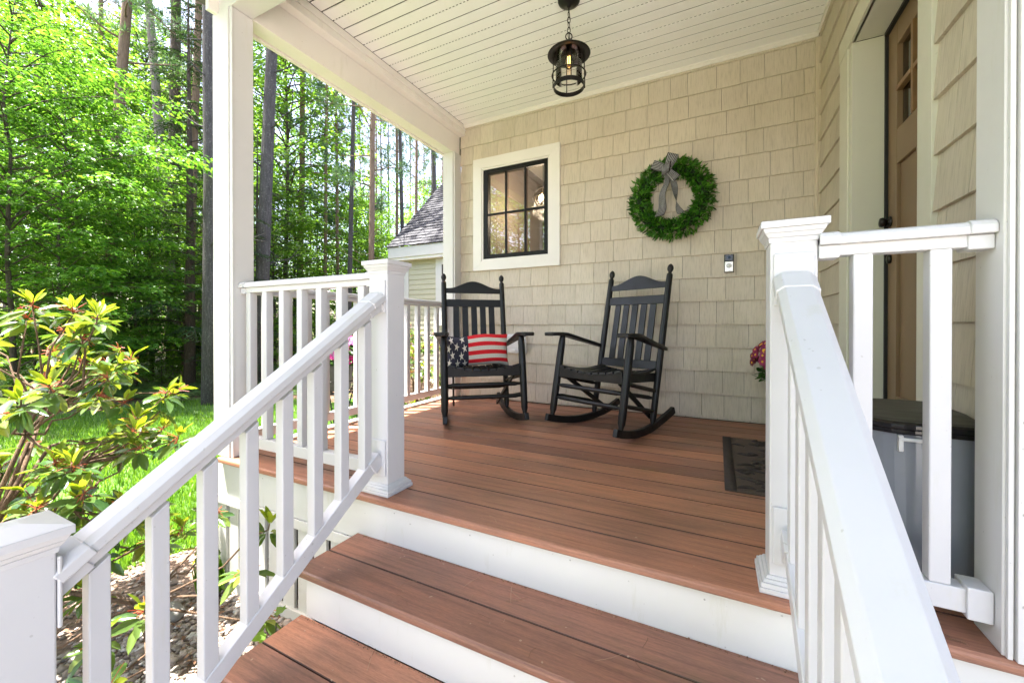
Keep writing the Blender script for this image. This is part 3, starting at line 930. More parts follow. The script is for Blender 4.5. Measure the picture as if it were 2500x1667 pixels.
# ================================================================== RAILINGS
def newel(label, cx, cy, zb, zt, base=True):
    t = thing('newel_post', label, 'post', (cx, cy, zb), 0, 'white square newel posts of the porch rails')
    b = MB(); b.box(cx - .0515, cx + .0515, cy - .0515, cy + .0515, zb, zt - .055)
    obj('sleeve', b, VINYL, t, .004)
    c = MB()
    def ring(h0, z0, h1, z1):
        c.hexa([(cx - h0, cy - h0, z0), (cx + h0, cy - h0, z0), (cx + h0, cy + h0, z0), (cx - h0, cy + h0, z0), (cx - h1, cy - h1, z1), (cx + h1, cy - h1, z1), (cx + h1, cy + h1, z1), (cx - h1, cy + h1, z1)])
    ring(.054, zt - .058, .056, zt - .046); ring(.0565, zt - .0455, .064, zt - .034); ring(.0645, zt - .0335, .069, zt - .022)
    ring(.0735, zt - .0215, .0735, zt - .004); ring(.0735, zt - .0038, .012, zt + .010)
    obj('cap', c, VINYL, t, .0012)
    if base:
        d = MB()
        def rb(h0, z0, h1, z1):
            d.hexa([(cx - h0, cy - h0, z0), (cx + h0, cy - h0, z0), (cx + h0, cy + h0, z0), (cx - h0, cy + h0, z0), (cx - h1, cy - h1, z1), (cx + h1, cy - h1, z1), (cx + h1, cy + h1, z1), (cx - h1, cy + h1, z1)])
        rb(.076, zb + .0005, .076, zb + .014); rb(.0725, zb + .0142, .0715, zb + .026); rb(.068, zb + .0262, .063, zb + .034); rb(.0605, zb + .0342, .056, zb + .042)
        obj('base_trim', d, VINYL, t, .0015)
    return t
NL = (-1.2675, 1.3195); NR = (.176, 1.3195)
newel('white newel post at the top left of the steps, by the left chair', *NL, 0, .975)
newel('white newel post at the top right of the steps, nearest the brown door', *NR, 0, .975)
newel('white newel post cut by the left edge at the foot of the steps', -1.275, .275, GZ, .288, False)

TOPP = [(-.036, -.012), (-.036, .004), (-.031, .012), (-.022, .0165), (.022, .0165), (.031, .012), (.036, .004), (.036, -.012)]
def level_rail(t, p, q, zt=.930):
    """top rail made of a moulded cap and a sub rail, bottom rail"""
    m = MB()
    m.sweep(TOPP, [(p[0], p[1], zt - .0165), (q[0], q[1], zt - .0165)])
    m.bar((p[0], p[1], zt - .042), (q[0], q[1], zt - .042), .044, .0268)
    obj('top_rail', m, VINYL, t, .002)
    m = MB(); m.bar((p[0], p[1], .0835), (q[0], q[1], .0835), .044, .055)
    obj('bottom_rail', m, VINYL, t, .003)
def baluster(t, x, y, z0, z1):
    m = MB(); m.box(x - .019, x + .019, y - .019, y + .019, z0, z1)
    obj('baluster', m, VINYL, t, .003)
def sleeve_br(t, p, d, z, hw, hh):
    """collar bracket around a rail end; d = direction along the rail"""
    m = MB(); q = (p[0] + d[0] * .042, p[1] + d[1] * .042)
    if z > .5:
        m.sweep([(a * 1.14, b * 1.12 + .0012) for a, b in TOPP], [(p[0], p[1], .9135), (q[0], q[1], .9135)])
        m.bar((p[0], p[1], .8845), (q[0], q[1], .8845), .054, .032)
    else: m.bar((p[0], p[1], z), (q[0], q[1], z), hw * 2, hh * 2)
    obj('bracket', m, VINYL, t, .003)
# front left
t = thing('porch_railing', 'white railing between the left porch post and the newel post, facing front', 'railing', (-1.8, 1.3195, 0), 0, 'white porch railing sections')
level_rail(t, (-2.283, 1.3195), (-1.3205, 1.3195))
for k_ in range(7): baluster(t, -2.230 + .1377 * k_, 1.3195, .111, .8755)
sleeve_br(t, (-2.2825, 1.3195), (1, 0), .898, .043, .036); sleeve_br(t, (-1.3205, 1.3195), (-1, 0), .898, .043, .036)
sleeve_br(t, (-2.2825, 1.3195), (1, 0), .0835, .028, .034); sleeve_br(t, (-1.3205, 1.3195), (-1, 0), .0835, .028, .034)
# front right
t = thing('porch_railing', 'short white railing between right newel post and house corner, before the bin', 'railing', (.38, 1.3195, 0), 0, 'white porch railing sections')
level_rail(t, (.2285, 1.2895), (.5395, 1.2895))
for x in (.3175, .4565): baluster(t, x, 1.2895, .111, .8755)
for z, hw, hh in ((.900, .042, .035), (.0835, .030, .036)):
    sleeve_br(t, (.2285, 1.2895), (1, 0), z, hw, hh); sleeve_br(t, (.5395, 1.2895), (-1, 0), z, hw, hh)
# left side
t = thing('porch_railing', 'white railing along the porch side beside the left chair, garage behind it', 'railing', (-2.36, 2.3, 0), 0, 'white porch railing sections')
level_rail(t, (-2.362, 1.3685), (-2.362, 3.261), .93)
for k_ in range(14): baluster(t, -2.362, 1.481 + .135 * k_ - .0, .111, .8755)
for y, s_ in ((1.3685, 1), (3.261, -1)): sleeve_br(t, (-2.362, y), (0, s_), .898, .043, .036)
# stair rails
SL = .69
HP = [(-.042, -.016), (-.042, .006), (-.027, .019), (.027, .019), (.042, .006), (.042, -.016)]
def stair_rail(label, cx, yb):
    t = thing('stair_railing', label, 'railing', (cx, .75, -.35), 0, 'white stair railings')
    hz = lambda y: .838 + SL * (y - 1.256)
    lz = lambda y: .155 + .70 * (y - 1.263)
    m = MB(); m.sweep(HP, [(cx, yb, hz(yb) - .022), (cx, 1.222, hz(1.222) - .022)])
    obj('handrail', m, VINYL, t, .002)
    m = MB(); m.bar((cx, yb, hz(yb) - .056), (cx, 1.222, hz(1.222) - .056), .050, .029)
    obj('sub_rail', m, VINYL, t, .002)
    m = MB(); m.bar((cx, yb, lz(yb)), (cx, 1.235, lz(1.235)), .045, .050)
    obj('bottom_rail', m, VINYL, t, .003)
    for k_ in range(8):
        y = .401 + .1135 * k_
        b = MB()
        z0 = lz(y) + .030; z1 = hz(y) - .088; e = .019
        b.hexa([(cx - e, y - e, z0 - SL * e), (cx + e, y - e, z0 - SL * e), (cx + e, y + e, z0 + SL * e), (cx - e, y + e, z0 + SL * e), (cx - e, y - e, z1 - SL * e), (cx + e, y - e, z1 - SL * e), (cx + e, y + e, z1 + SL * e), (cx - e, y + e, z1 + SL * e)])
        obj('baluster', b, VINYL, t, .003)
    # brackets: plates and collars at newels
    for z0, z1 in ((.752, .888), (.074, .225)):
        p = MB(); p.box(cx - .044, cx + .044, 1.2605, 1.2675, z0, z1); obj('bracket', p, VINYL, t, .006)
    c = MB(); HC = [(a * 1.1, b * 1.1 + .0005) for a, b in HP]
    c.sweep(HC, [(cx, 1.203, hz(1.203) - .022), (cx, 1.2605, hz(1.2605) - .022)])
    c.bar((cx, 1.2, hz(1.2) - .0575), (cx, 1.26, hz(1.26) - .0575), .058, .036)
    obj('bracket', c, VINYL, t, .003)
    c = MB(); c.bar((cx, 1.212, lz(1.212)), (cx, 1.26, lz(1.26)), .056, .061); obj('bracket', c, VINYL, t, .003)
    c = MB(); c.sweep(HC, [(cx, yb - .006, hz(yb - .006) - .022), (cx, yb + .05, hz(yb + .05) - .022)])
    c.bar((cx, yb - .006, hz(yb - .006) - .0575), (cx, yb + .05, hz(yb + .05) - .0575), .058, .036)
    c.box(cx - .046, cx + .046, yb - .0035, yb + .004, hz(yb) - .13, hz(yb) + .02)
    obj('bracket', c, VINYL, t, .003)
    return t
stair_rail('white sloping stair railing on the left side of the steps, shrub behind', -1.2675, .331)
stair_rail('white sloping stair railing on the right side of the steps, nearest the camera', .176, .331)
newel('white newel post at the foot of the right stair railing', .176, .275, GZ, .288, False)

# ================================================================== ROCKING CHAIRS
def rocking_chair(name, label, loc, rz):
    t = thing(name, label, 'chair', loc, rz, 'black rocking chairs on the porch')
    O = lambda n, m, mat=BLACK, bev=0, smooth=False: obj(n, m, mat, t, bev, smooth, local=True)
    fy = lambda z: .101 * (z - .105) / .518
    py = lambda z: .406 + .235 * (z - .05) / 1.08
    lowz = lambda y: .45 * (y - .28) ** 2
    for s in (-1, 1):
        m = MB()
        zs = [.062, .085, .10, .122, .30, .45, .58, .612, .636]
        rs = [.014, .015, .0165, .0235, .0255, .0255, .0245, .021, .017]
        m.tube([(s * .2785, fy(z), z) for z in zs], rs, 16)
        O('front_leg', m, smooth=True)
        m = MB()
        zs = [.030, .055, .072, .10, .30, .6, .9, 1.045, 1.058, 1.064, 1.070, 1.076, 1.086, 1.098, 1.110, 1.122, 1.130]
        rs = [.012, .013, .018, .021, .022, .0225, .0215, .0205, .019, .012, .011, .014, .0195, .0215, .0195, .013, .003]
        m.tube([(s * (.241 + .0015 * z), py(z), z) for z in zs], rs, 16)
        O('back_post', m, smooth=True)
        # rocker: bent bar
        m = MB(); k = 18
        ys = np.linspace(-.062, .70, k)
        path = [(s * (.2785 - .0375 * min(max(y, 0) / .41, 1.3)), y, lowz(y) + .024) for y in ys]
        m.sweep([(-.015, -.024), (.015, -.024), (.015, .024), (-.015, .024)], path)
        O('rocker', m, BLACK, .004)
        # armrest paddle
        m = MB(); sec = [(-.028, .640, .050), (-.020, .641, .078), (-.004, .642, .096), (.03, .643, .104), (.08, .642, .104), (.125, .638, .098), (.18, .626, .086), (.27, .604, .070), (.38, .578, .054), (.50, .550, .044), (.535, .542, .040)]
        o = 0; n_ = len(sec); tk = .012
        for (y, z, wd) in sec:
            xc = s * (.300 - .04 * min(max((y - .02) / .5, 0), 1))
            m.v += [(xc - wd / 2, y, z - tk), (xc + wd / 2, y, z - tk), (xc + wd / 2, y, z + tk), (xc - wd / 2, y, z + tk)]
        for i in range(n_ - 1):
            for k_ in range(4):
                m.f.append((i * 4 + k_, i * 4 + (k_ + 1) % 4, (i + 1) * 4 + (k_ + 1) % 4, (i + 1) * 4 + k_)); m.r.append(.5)
        m.f.append((3, 2, 1, 0)); e = (n_ - 1) * 4; m.f.append((e, e + 1, e + 2, e + 3)); m.r += [.5, .5]
        O('armrest', m, BLACK, .006)
        for zf, zb in ((.352, .262), (.222, .130)):
            m = MB(); a = Vector((s * .2785, fy(zf), zf)); b = Vector((s * .2425, py(zb), zb)); d = b - a
            m.tube([a + d * q for q in (.03, .10, .16, .84, .90, .97)], [.009, .010, .0135, .0135, .010, .009], 12)
            O('stretcher', m, smooth=True)
        m = MB(); m.bar((s * .215, .075, .348), (s * .175, .485, .075), .014, .030, (0, 1, .8))
        O('brace', m, BLACK, .002)
    for zf in (.290, .207):
        m = MB(); y = fy(zf)
        m.tube([(x, y, zf) for x in (-.262, -.24, -.22, .22, .24, .262)], [.009, .010, .0145, .0145, .010, .009], 12)
        O('stretcher', m, smooth=True)
    m = MB(); m.tube([(x, py(.215), .215) for x in (-.228, -.21, -.19, .19, .21, .228)], [.009, .010, .0145, .0145, .010, .009], 12)
    O('stretcher', m, smooth=True)
    # seat frame
    topz = lambda x, y: .432 - .034 * (1 - (x / .25) ** 2) - .036 * math.sin(math.pi * min(max((y - .05) / .5, 0), 1))
    m = MB(); xs_ = np.linspace(-.255, .255, 15)
    poly = [(-.255, .346), (.255, .346)] + [(x, topz(x, .05) - .014) for x in reversed(xs_)]
    m.extrude(poly, lambda a, b, d: (a, d, b), .040, .064)
    O('seat_rail', m, BLACK, .002)
    for s in (-1, 1):
        m = MB(); m.bar((s * .252, .066, .378), (s * .218, .474, .352), .022, .056)
        O('seat_rail', m, BLACK, .002)
    m = MB(); m.bar((-.215, .466, .345), (.215, .466, .345), .022, .05); O('seat_rail', m, BLACK, .002)
    m = MB()
    for k_ in range(9):
        xc = -.226 + .0565 * k_
        ys = np.linspace(.034, .470, 12)
        path = [(xc * (1 - .10 * (y - .034) / .436), y, topz(xc, y) - .006) for y in ys]
        tl = math.atan(2 * .034 * xc / .0625)
        ca, sa = math.cos(tl), math.sin(tl)
        m.sweep([(a * ca - b * sa, a * sa + b * ca) for a, b in ((-.0235, -.007), (.0235, -.007), (.0235, .004), (.0195, .007), (-.0195, .007), (-.0235, .004))], path)
    O('seat', m, BLACK, .0015)
    # back
    xs_ = np.linspace(-.226, .226, 27)
    hump = lambda x: 1.008 + .030 * (1 + math.cos(math.pi * min(abs(x) / .205, 1)))
    m = MB()
    m.extrude([(-.226, .966), (.226, .966)] + [(x, hump(x)) for x in reversed(xs_)], lambda a, b, d: (a, py(b) + d, b), -.010, .010)
    O('crest_rail', m, BLACK, .003)
    for z0, z1 in ((.854, .915), (.400, .459)):
        m = MB(); m.extrude([(-.226, z0), (.226, z0), (.226, z1), (-.226, z1)], lambda a, b, d: (a, py(b) + d, b), -.010, .010)
        O('back_rail', m, BLACK, .003)
    for k_ in range(5):
        xc = -.146 + .073 * k_; m = MB()
        m.extrude([(xc - .024, .4595), (xc + .024, .4595), (xc + .024, .8535), (xc - .024, .8535)], lambda a, b, d: (a, py(b) + d, b), -.006, .006)
        O('back_slat', m, BLACK, .002)
    return t
CH1 = ((-1.422, 2.415, 0), .699); CH2 = ((-.761, 2.538, 0), -.398)
chair1 = rocking_chair('rocking_chair', 'black wooden rocking chair holding the flag pillow, in the porch corner', *CH1)
chair2 = dup(chair1, CH2[0], CH2[1], 'empty black wooden rocking chair below the wreath, turned to the left')

# ---- flag pillow (local coordinates of the chair it lies on)
pil = thing('flag_pillow', 'knitted lumbar pillow with white stars on navy and red stripes', 'pillow', CH1[0], CH1[1])
PC = Vector((-.008, .345, .508)); PW, PH, PT = .246, .128, .066
tilt = R(14)
def pil_pt(u, v, side, lift=0.0):
    """u,v in -1..1"""
    e = (1 - abs(u) ** 3.2) * (1 - abs(v) ** 3.2)
    th = PT * max(e, 0) ** .55 + .004
    pinch = 1 - .05 * (abs(v) ** 2) * (1 - abs(u)) - .03 * (abs(u) ** 2) * 0
    pinch_v = 1 - .10 * (1 - abs(u) ** 2) * (abs(v) ** 3) + .03 * math.sin(u * 5 + 1)
    x = PW * u * (1 - .06 * (1 - v * v) * abs(u) ** 4); z = PH * v * pinch_v; y = side * (th + lift)
    z2 = z * math.cos(tilt) - y * math.sin(tilt) * 0; y2 = y + z * math.sin(tilt)
    sag = .012 * math.sin(u * 2.4 + .6)
    return (PC.x + x, PC.y + y2, PC.z + z2 + sag)
NU, NV = 48, 26
def pil_patch(u0, u1, nu, side):
    vs = []; fs = []; uvs = []
    for i in range(nu + 1):
        for j in range(NV + 1):
            u = u0 + (u1 - u0) * i / nu; v = -1 + 2 * j / NV
            vs.append(pil_pt(u, v, side)); uvs.append(((u + 1) / 2, (v + 1) / 2))
    for i in range(nu):
        for j in range(NV):
            a = i * (NV + 1) + j
            fs.append((a, a + NV + 1, a + NV + 2, a + 1))
    return vs, fs, uvs
def uvmesh(name, vs, fs, uvs, mat, parent):
    me = bpy.data.meshes.new(name); me.from_pydata(vs, [], fs); me.update()
    ul = me.uv_layers.new(name='UVMap')
    for p in me.polygons:
        p.use_smooth = True
        for li in p.loop_indices: ul.data[li].uv = uvs[me.loops[li].vertex_index]
    me.materials.append(mat)
    o = bpy.data.objects.new(name, me); C.objects.link(o)
    if parent: o.parent = parent
    return o
def both(u0, u1, nu):
    a = pil_patch(u0, u1, nu, -1); b = pil_patch(u0, u1, nu, 1); o = len(a[0])
    return a[0] + b[0], a[1] + [tuple(o + q for q in reversed(f)) for f in b[1]], a[2] + b[2]
US = -.30
uvmesh('striped_panel', *both(US, 1, 36), FLAGSTRIPE, pil)
uvmesh('navy_panel', *both(-1, US, 18), NAVY, pil)
srr = random.Random(2)
for (su, sv) in ((-.82, .74), (-.48, .80), (-.66, .34), (-.92, .22), (-.42, .22), (-.80, -.16), (-.52, -.24), (-.90, -.62), (-.64, -.70), (-.42, -.74)):
    if abs(su) > .95: continue
    vs = [pil_pt(su, sv, -1, .006)]; rot = srr.uniform(-.3, .3); n_ = 10
    for k_ in range(n_):
        a = math.pi / 2 + rot + k_ * 2 * math.pi / n_; rd = .165 if k_ % 2 == 0 else .060
        vs.append(pil_pt(min(max(su + rd * math.cos(a) * PH / PW * 1.0, -.985), US + .1), min(max(sv + rd * 1.95 * math.sin(a) * .95, -.99), .99), -1, .0045))
    uvmesh('star', vs, [(0, 1 + k_, 1 + (k_ + 1) % n_) for k_ in range(n_)], [(0, 0)] * len(vs), KNIT, pil)

# ================================================================== THINGS ON THE WALL
WF = WY - .018
# wreath
wr = thing('wreath', 'round green leaf wreath with black and white striped bow on the wall', 'wreath', (-.315, WF, 1.668))
WCX, WCZ = -.315, 1.668
n = 2500
tt = rng.uniform(0, 2 * np.pi, n); ph_ = rng.uniform(-np.pi * .5, np.pi * 1.5, n); rad = .080 * rng.uniform(.75, 1.0, n)
rc_ = .232 + rng.normal(0, .006, n)
er = np.stack([np.cos(tt), np.zeros(n), np.sin(tt)], 1); ey = np.array([0, -1.0, 0])
et = np.stack([-np.sin(tt), np.zeros(n), np.cos(tt)], 1)
nout = er * np.cos(ph_)[:, None] + ey * np.sin(ph_)[:, None]
k = nout[:, 1] < .45
pos = np.array([WCX, WF - .045, WCZ]) + er * rc_[:, None] + nout * (rad * .62)[:, None]
ax = nout * .9 + rdir(n) * .75 + er * .2
V_, F_, r_ = rleaf_arrays(pos[k], (et + rdir(n) * .8)[k], ax[k], rng.uniform(.038, .058, n)[k], rng.uniform(.015, .022, n)[k], np.clip(rng.normal(.45, .28, n), 0, 1)[k], .25, .18)
V_[:, 1] = np.minimum(V_[:, 1], WF - .002)
npmesh('foliage', V_, F_, r_, WREATHL, wr)
m = MB(); m.tube([(WCX + .232 * math.cos(a), WF - .043, WCZ + .232 * math.sin(a)) for a in np.linspace(0, 2 * math.pi, 40, endpoint=False)], .030, 8, closed=True)
obj('ring', m, plain('wreath_core', (.012, .03, .008), .9), wr, smooth=True)
def ribbon(name, path, widths, wdir, parent):
    vs = []; uvs = []; fs = []; NW = 6
    for i, p in enumerate(path):
        p = Vector(p); wd = Vector(wdir[i] if isinstance(wdir, list) else wdir).normalized()
        for j in range(NW + 1):
            s = j / NW - .5
            vs.append(tuple(p + wd * widths[i] * s)); uvs.append((j / NW, i / len(path)))
    for i in range(len(path) - 1):
        for j in range(NW):
            a = i * (NW + 1) + j
            fs.append((a, a + 1, a + NW + 2, a + NW + 1))
    l = rootloc(parent)
    vs = [(x - l.x, y - l.y, z - l.z) for x, y, z in vs]
    o = uvmesh(name, vs, fs, uvs, RIBBON, parent)
    s_ = o.modifiers.new('thick', 'SOLIDIFY'); s_.thickness = .0012
    return o
KX, KZ, KY = WCX - .022, WCZ + .196, WF - .135
def loop(dx, dz, L, w_, tk):
    d = Vector((dx, 0, dz)).normalized(); wd = Vector((-d.z, 0, d.x)); pts = []
    for a in np.linspace(0, 2 * math.pi, 17):
        q = L * (1 - math.cos(a)) / 2
        pts.append((KX + d.x * q, KY - tk * math.sin(a) * (0.4 + .6 * q / L) , KZ + d.z * q))
    ribbon('bow_loop', pts, [w_ * (.62 + .38 * (1 - math.cos(a)) / 2) for a in np.linspace(0, 2 * math.pi, 17)], wd, wr)
loop(-.85, .42, .115, .072, .022); loop(.35, .85, .118, .078, .024); loop(.62, -.70, .105, .060, .022)
pts = [(KX + .028 * math.sin(a) * .2, KY - .020 + .024 * math.cos(a) - .02, KZ - .008 + .036 * math.sin(a)) for a in np.linspace(0, 2 * math.pi, 15)]
ribbon('bow_knot', pts, [.058] * 15, (.9, 0, .45), wr)
tp = []; tw = []; ww = []
for q in np.linspace(0, 1, 16):
    tp.append((KX - .005 - .055 * q ** 1.5 + .010 * math.sin(q * 9), KY + .01 + .012 * math.sin(q * 11) + .03 * q, KZ - .02 - .315 * q)); tw.append((1, .35 * math.sin(q * 8), .20)); ww.append(.035 + .032 * q)
ribbon('ribbon_tail', tp, ww, tw, wr)
tp = []; tw = []; ww = []
for q in np.linspace(0, 1, 18):
    tp.append((KX + .02 + .02 * math.sin(q * 5) + .095 * q ** 2, KY + .02 + .012 * math.sin(q * 9) + .03 * q, KZ - .02 - .305 * q)); tw.append((math.cos(q * 3.6 + 2.2), .9 * math.sin(q * 3.6 + 2.2), .15)); ww.append(.040 + .018 * q)
ribbon('ribbon_tail', tp, ww, tw, wr)

# doorbell
db = thing('video_doorbell', 'small silver and black video doorbell on the shingle wall', 'doorbell', (.076, WF, 1.152))
m = MB(); m.box(.045, .107, WF - .006, WF + .004, 1.086, 1.218); obj('back_plate', m, RUBBER, db, .003)
m = MB(); m.box(.048, .104, WF - .024, WF - .0062, 1.089, 1.166); obj('face_plate', m, NICKEL, db, .004)
m = MB(); m.box(.048, .104, WF - .0245, WF - .0062, 1.1665, 1.215); obj('camera_panel', m, SCREEN, db, .004)
m = MB(); m.lathe([(.010, 0), (.0095, .003), (.006, .005), (.001, .0055)], (0, 0, 0), 20); m.v = [(.076 + x, WF - .0246 - z, 1.194 + y) for x, y, z in m.v]; obj('lens', m, plain('lens_blue', (.03, .06, .12), .08), db, smooth=True)
m = MB(); m.tube([(.076 + .0145 * math.cos(a), WF - .0245, 1.134 + .0145 * math.sin(a)) for a in np.linspace(0, 2 * math.pi, 28, endpoint=False)], .0022, 8, closed=True); obj('button_ring', m, plain('button_grey', (.25, .25, .25), .4), db, smooth=True)
m = MB(); m.lathe([(.011, 0), (.0105, .002), (.001, .003)], (0, 0, 0), 24); m.v = [(.076 + x, WF - .0242 - z, 1.134 + y) for x, y, z in m.v]; obj('button', m, WHITEPL, db, smooth=True)
tc_ = bpy.data.curves.new('lettering', 'FONT'); tc_.body = 'ring'; tc_.size = .011; tc_.align_x = 'CENTER'; tc_.extrude = .0002
to_ = bpy.data.objects.new('lettering', tc_); C.objects.link(to_)
bpy.context.view_layer.update()
me = bpy.data.meshes.new_from_object(to_.evaluated_get(bpy.context.evaluated_depsgraph_get()))
bpy.data.objects.remove(to_)
lt = bpy.data.objects.new('lettering', me); C.objects.link(lt); me.materials.clear(); me.materials.append(plain('letter_blue_grey', (.12, .16, .22), .5))
lt.parent = db; lt.location = (0, -.0246, -.057); lt.rotation_euler = (R(90), 0, 0)

# white outlet / hose box on the wall behind the left chair
wb = thing('outlet_box', 'white weatherproof outlet cover on wall behind the flag pillow chair', 'outlet', (-1.66, WF, .53))
m = MB(); m.box(-1.79, -1.549, WF - .030, WF + .003, .447, .622); obj('cover', m, WHITEPL, wb, .006)
m = MB(); m.box(-1.775, -1.565, WF - .037, WF - .0302, .500, .612); obj('flap', m, WHITEPL, wb, .004)
m = MB(); m.box(-1.70, -1.64, WF - .040, WF - .0302, .466, .484); obj('latch', m, WHITEPL, wb, .003)

# ================================================================== LANTERN
LX, LY = -.80, 2.345
lan = thing('pendant_lantern', 'black caged glass lantern hanging on a chain from the porch ceiling', 'lamp', (LX, LY, CZ))
m = MB(); m.lathe([(.066, 2.6585), (.066, 2.650), (.062, 2.640), (.040, 2.628), (.014, 2.622), (.010, 2.612)], (LX, LY, 0), 32); obj('canopy', m, METAL, lan, smooth=True)
m = MB(); m.tube([(LX, LY, 2.614), (LX, LY, 2.580)], .004, 8); obj('hook', m, METAL, lan)
zc = 2.565
for i in range(5):
    m = MB(); pts = []
    for a in np.linspace(0, 2 * math.pi, 16, endpoint=False):
        u = .0085 * math.cos(a); v = .0185 * math.sin(a)
        pts.append((LX + (u if i % 2 else u * .25), LY + (u * .25 if i % 2 else u), zc + v))
    m.tube(pts, .0024, 6, closed=True); obj('chain_link', m, METAL, lan, smooth=True); zc -= .0305
m = MB(); m.tube([(LX + .019 * math.cos(a) * .9, LY + .019 * math.cos(a) * .45, 2.436 + .021 * math.sin(a)) for a in np.linspace(0, 2 * math.pi, 20, endpoint=False)], .0033, 8, closed=True); obj('loop', m, METAL, lan, smooth=True)
m = MB(); m.lathe([(.006, 2.420), (.014, 2.412), (.017, 2.402), (.030, 2.396), (.052, 2.384), (.072, 2.360), (.082, 2.342), (.100, 2.336), (.126, 2.330), (.128, 2.327), (.126, 2.3255), (.100, 2.331), (.080, 2.337), (.068, 2.358), (.048, 2.380), (.004, 2.390)], (LX, LY, 0), 40, cap=False); obj('shade', m, METAL, lan, smooth=True)
m = MB(); m.lathe([(.020, 2.384), (.044, 2.376), (.062, 2.356), (.072, 2.32), (.078, 2.26), (.0795, 2.172)], (LX, LY, 0), 36, cap=False)
gl_ = obj('glass_jar', m, LGLASS, lan, smooth=True)
m = MB(); m.lathe([(.016, 2.385), (.016, 2.352), (.020, 2.350), (.020, 2.325)], (LX, LY, 0), 20); obj('socket', m, METAL, lan, smooth=True)
m = MB(); m.lathe([(.012, 2.326), (.014, 2.316), (.027, 2.292), (.030, 2.274), (.024, 2.254), (.010, 2.243), (.001, 2.241)], (LX, LY, 0), 20, cap=False); ob_ = obj('bulb', m, glass_mat('bulb_glass', (1, .93, .82), 1.45, .02), lan, smooth=True)
m = MB(); m.tube([(LX + .006, LY, 2.318), (LX + .007, LY, 2.265)], .0022, 6); m.tube([(LX - .006, LY, 2.318), (LX - .007, LY, 2.265)], .0022, 6); obj('filament', m, BULB, ob_)
for z, r_, th in ((2.205, .100, .0042),):
    m = MB(); m.tube([(LX + r_ * math.cos(a), LY + r_ * math.sin(a), z) for a in np.linspace(0, 2 * math.pi, 44, endpoint=False)], th, 8, closed=True); obj('cage_ring', m, METAL, lan, smooth=True)
m = MB(); m.lathe([(.088, 2.124), (.092, 2.124), (.0925, 2.150), (.088, 2.150), (.088, 2.124)], (LX, LY, 0), 44, cap=False); obj('cage_ring', m, METAL, lan, .001)
for q in range(4):
    a = q * math.pi / 2 + R(26.8) + math.atan2(-LX * 0, 1) * 0
    m = MB(); m.tube([(LX + r_ * math.cos(a), LY + r_ * math.sin(a), z) for r_, z in ((.080, 2.340), (.092, 2.30), (.095, 2.20), (.0955, 2.128))], .0032, 8); obj('cage_bar', m, METAL, lan, smooth=True)

# ================================================================== FLOOR THINGS
# doormat with raised pattern
dm_ = thing('doormat', 'dark brown patterned rubber doormat in front of the brown door', 'doormat', (.31, 2.4, 0))
MX0, MX1, MY0, MY1 = .030, .585, 1.945, 2.862
m = MB(); m.box(MX0, MX1, MY0, MY1, .001, .007); obj('mat', m, MATM, dm_, .003)
m = MB()
for q in ((MX0 + .002, MX0 + .045, MY0 + .002, MY1 - .002), (MX1 - .045, MX1 - .002, MY0 + .002, MY1 - .002)): m.box(q[0], q[1], q[2], q[3], .0072, .0095)
mr = random.Random(4)
for q in range(95):
    x = mr.uniform(MX0 + .07, MX1 - .07); y = mr.uniform(MY0 + .03, MY1 - .03); L = mr.uniform(.03, .09)
    ph0 = mr.uniform(0, 6)
    pts = [(min(max(x + L * (s_ - .5), MX0 + .05), MX1 - .05), y + .010 * math.sin(ph0 + s_ * 4), .0078 + .003 * math.sin(math.pi * s_)) for s_ in np.linspace(0, 1, 7)]
    m.tube(pts, [.002, .006, .0085, .009, .0085, .006, .002], 5)
pt = obj('raised_pattern', m, plain('relief_shade_rubber', (.034, .024, .018), .8, 0, .3, 60, .2), dm_, smooth=True)  # darker colour stands in for the shading of the relief

# deck / storage bin behind the right railing
bn = thing('storage_bin', 'grey plastic storage bin with black lid behind the right railing', 'bin', (.48, 1.62, 0))
def rrect(x0, x1, y0, y1, r_, nseg=8):
    pts = []
    for (cx_, cy_, a0) in ((x1 - .03, y0 + .03, -90), (x1 - .03, y1 - .03, 0), (x0 + r_, y1 - r_, 90), (x0 + r_, y0 + r_, 180)):
        rr_ = .03 if cx_ == x1 - .03 else r_
        for q in range(nseg + 1):
            a = R(a0 + 90 * q / nseg); pts.append((cx_ + rr_ * math.cos(a), cy_ + rr_ * math.sin(a)))
    return pts
def stack(mb, rings):
    n_ = len(rings[0][0]); o = len(mb.v)
    for pts, z in rings: mb.v += [(x, y, z if not callable(z) else z(x, y)) for x, y in pts]
    for i in range(len(rings) - 1):
        for k_ in range(n_):
            mb.f.append((o + i * n_ + k_, o + i * n_ + (k_ + 1) % n_, o + (i + 1) * n_ + (k_ + 1) % n_, o + (i + 1) * n_ + k_)); mb.r.append(.5)
    mb.f.append(tuple(o + k_ for k_ in reversed(range(n_)))); mb.f.append(tuple(o + (len(rings) - 1) * n_ + k_ for k_ in range(n_))); mb.r += [.5, .5]
bx0, bx1, by0, by1 = .335, .596, 1.395, 1.722
m = MB(); stack(m, [(rrect(bx0 + .035, bx1 - .01, by0 + .035, by1 - .02, .10), .002), (rrect(bx0 + .016, bx1 - .004, by0 + .016, by1 - .008, .11), .415)]); obj('body', m, BINM, bn, smooth=False)
m = MB(); stack(m, [(rrect(bx0 + .010, bx1 - .002, by0 + .010, by1, .11), .4155), (rrect(bx0 + .006, bx1, by0 + .006, by1, .115), .419), (rrect(bx0 + .006, bx1, by0 + .006, by1, .115), .430)]); obj('rim', m, BINRIM, bn, .002)
m = MB(); stack(m, [(rrect(bx0 + .001, bx1, by0 + .001, by1, .12), .4305), (rrect(bx0, bx1, by0, by1, .12), .434), (rrect(bx0, bx1, by0, by1, .12), .443), (rrect(bx0 + .008, bx1, by0 + .008, by1, .12), .448)]); obj('rim', m, BINRIM, bn, .003)
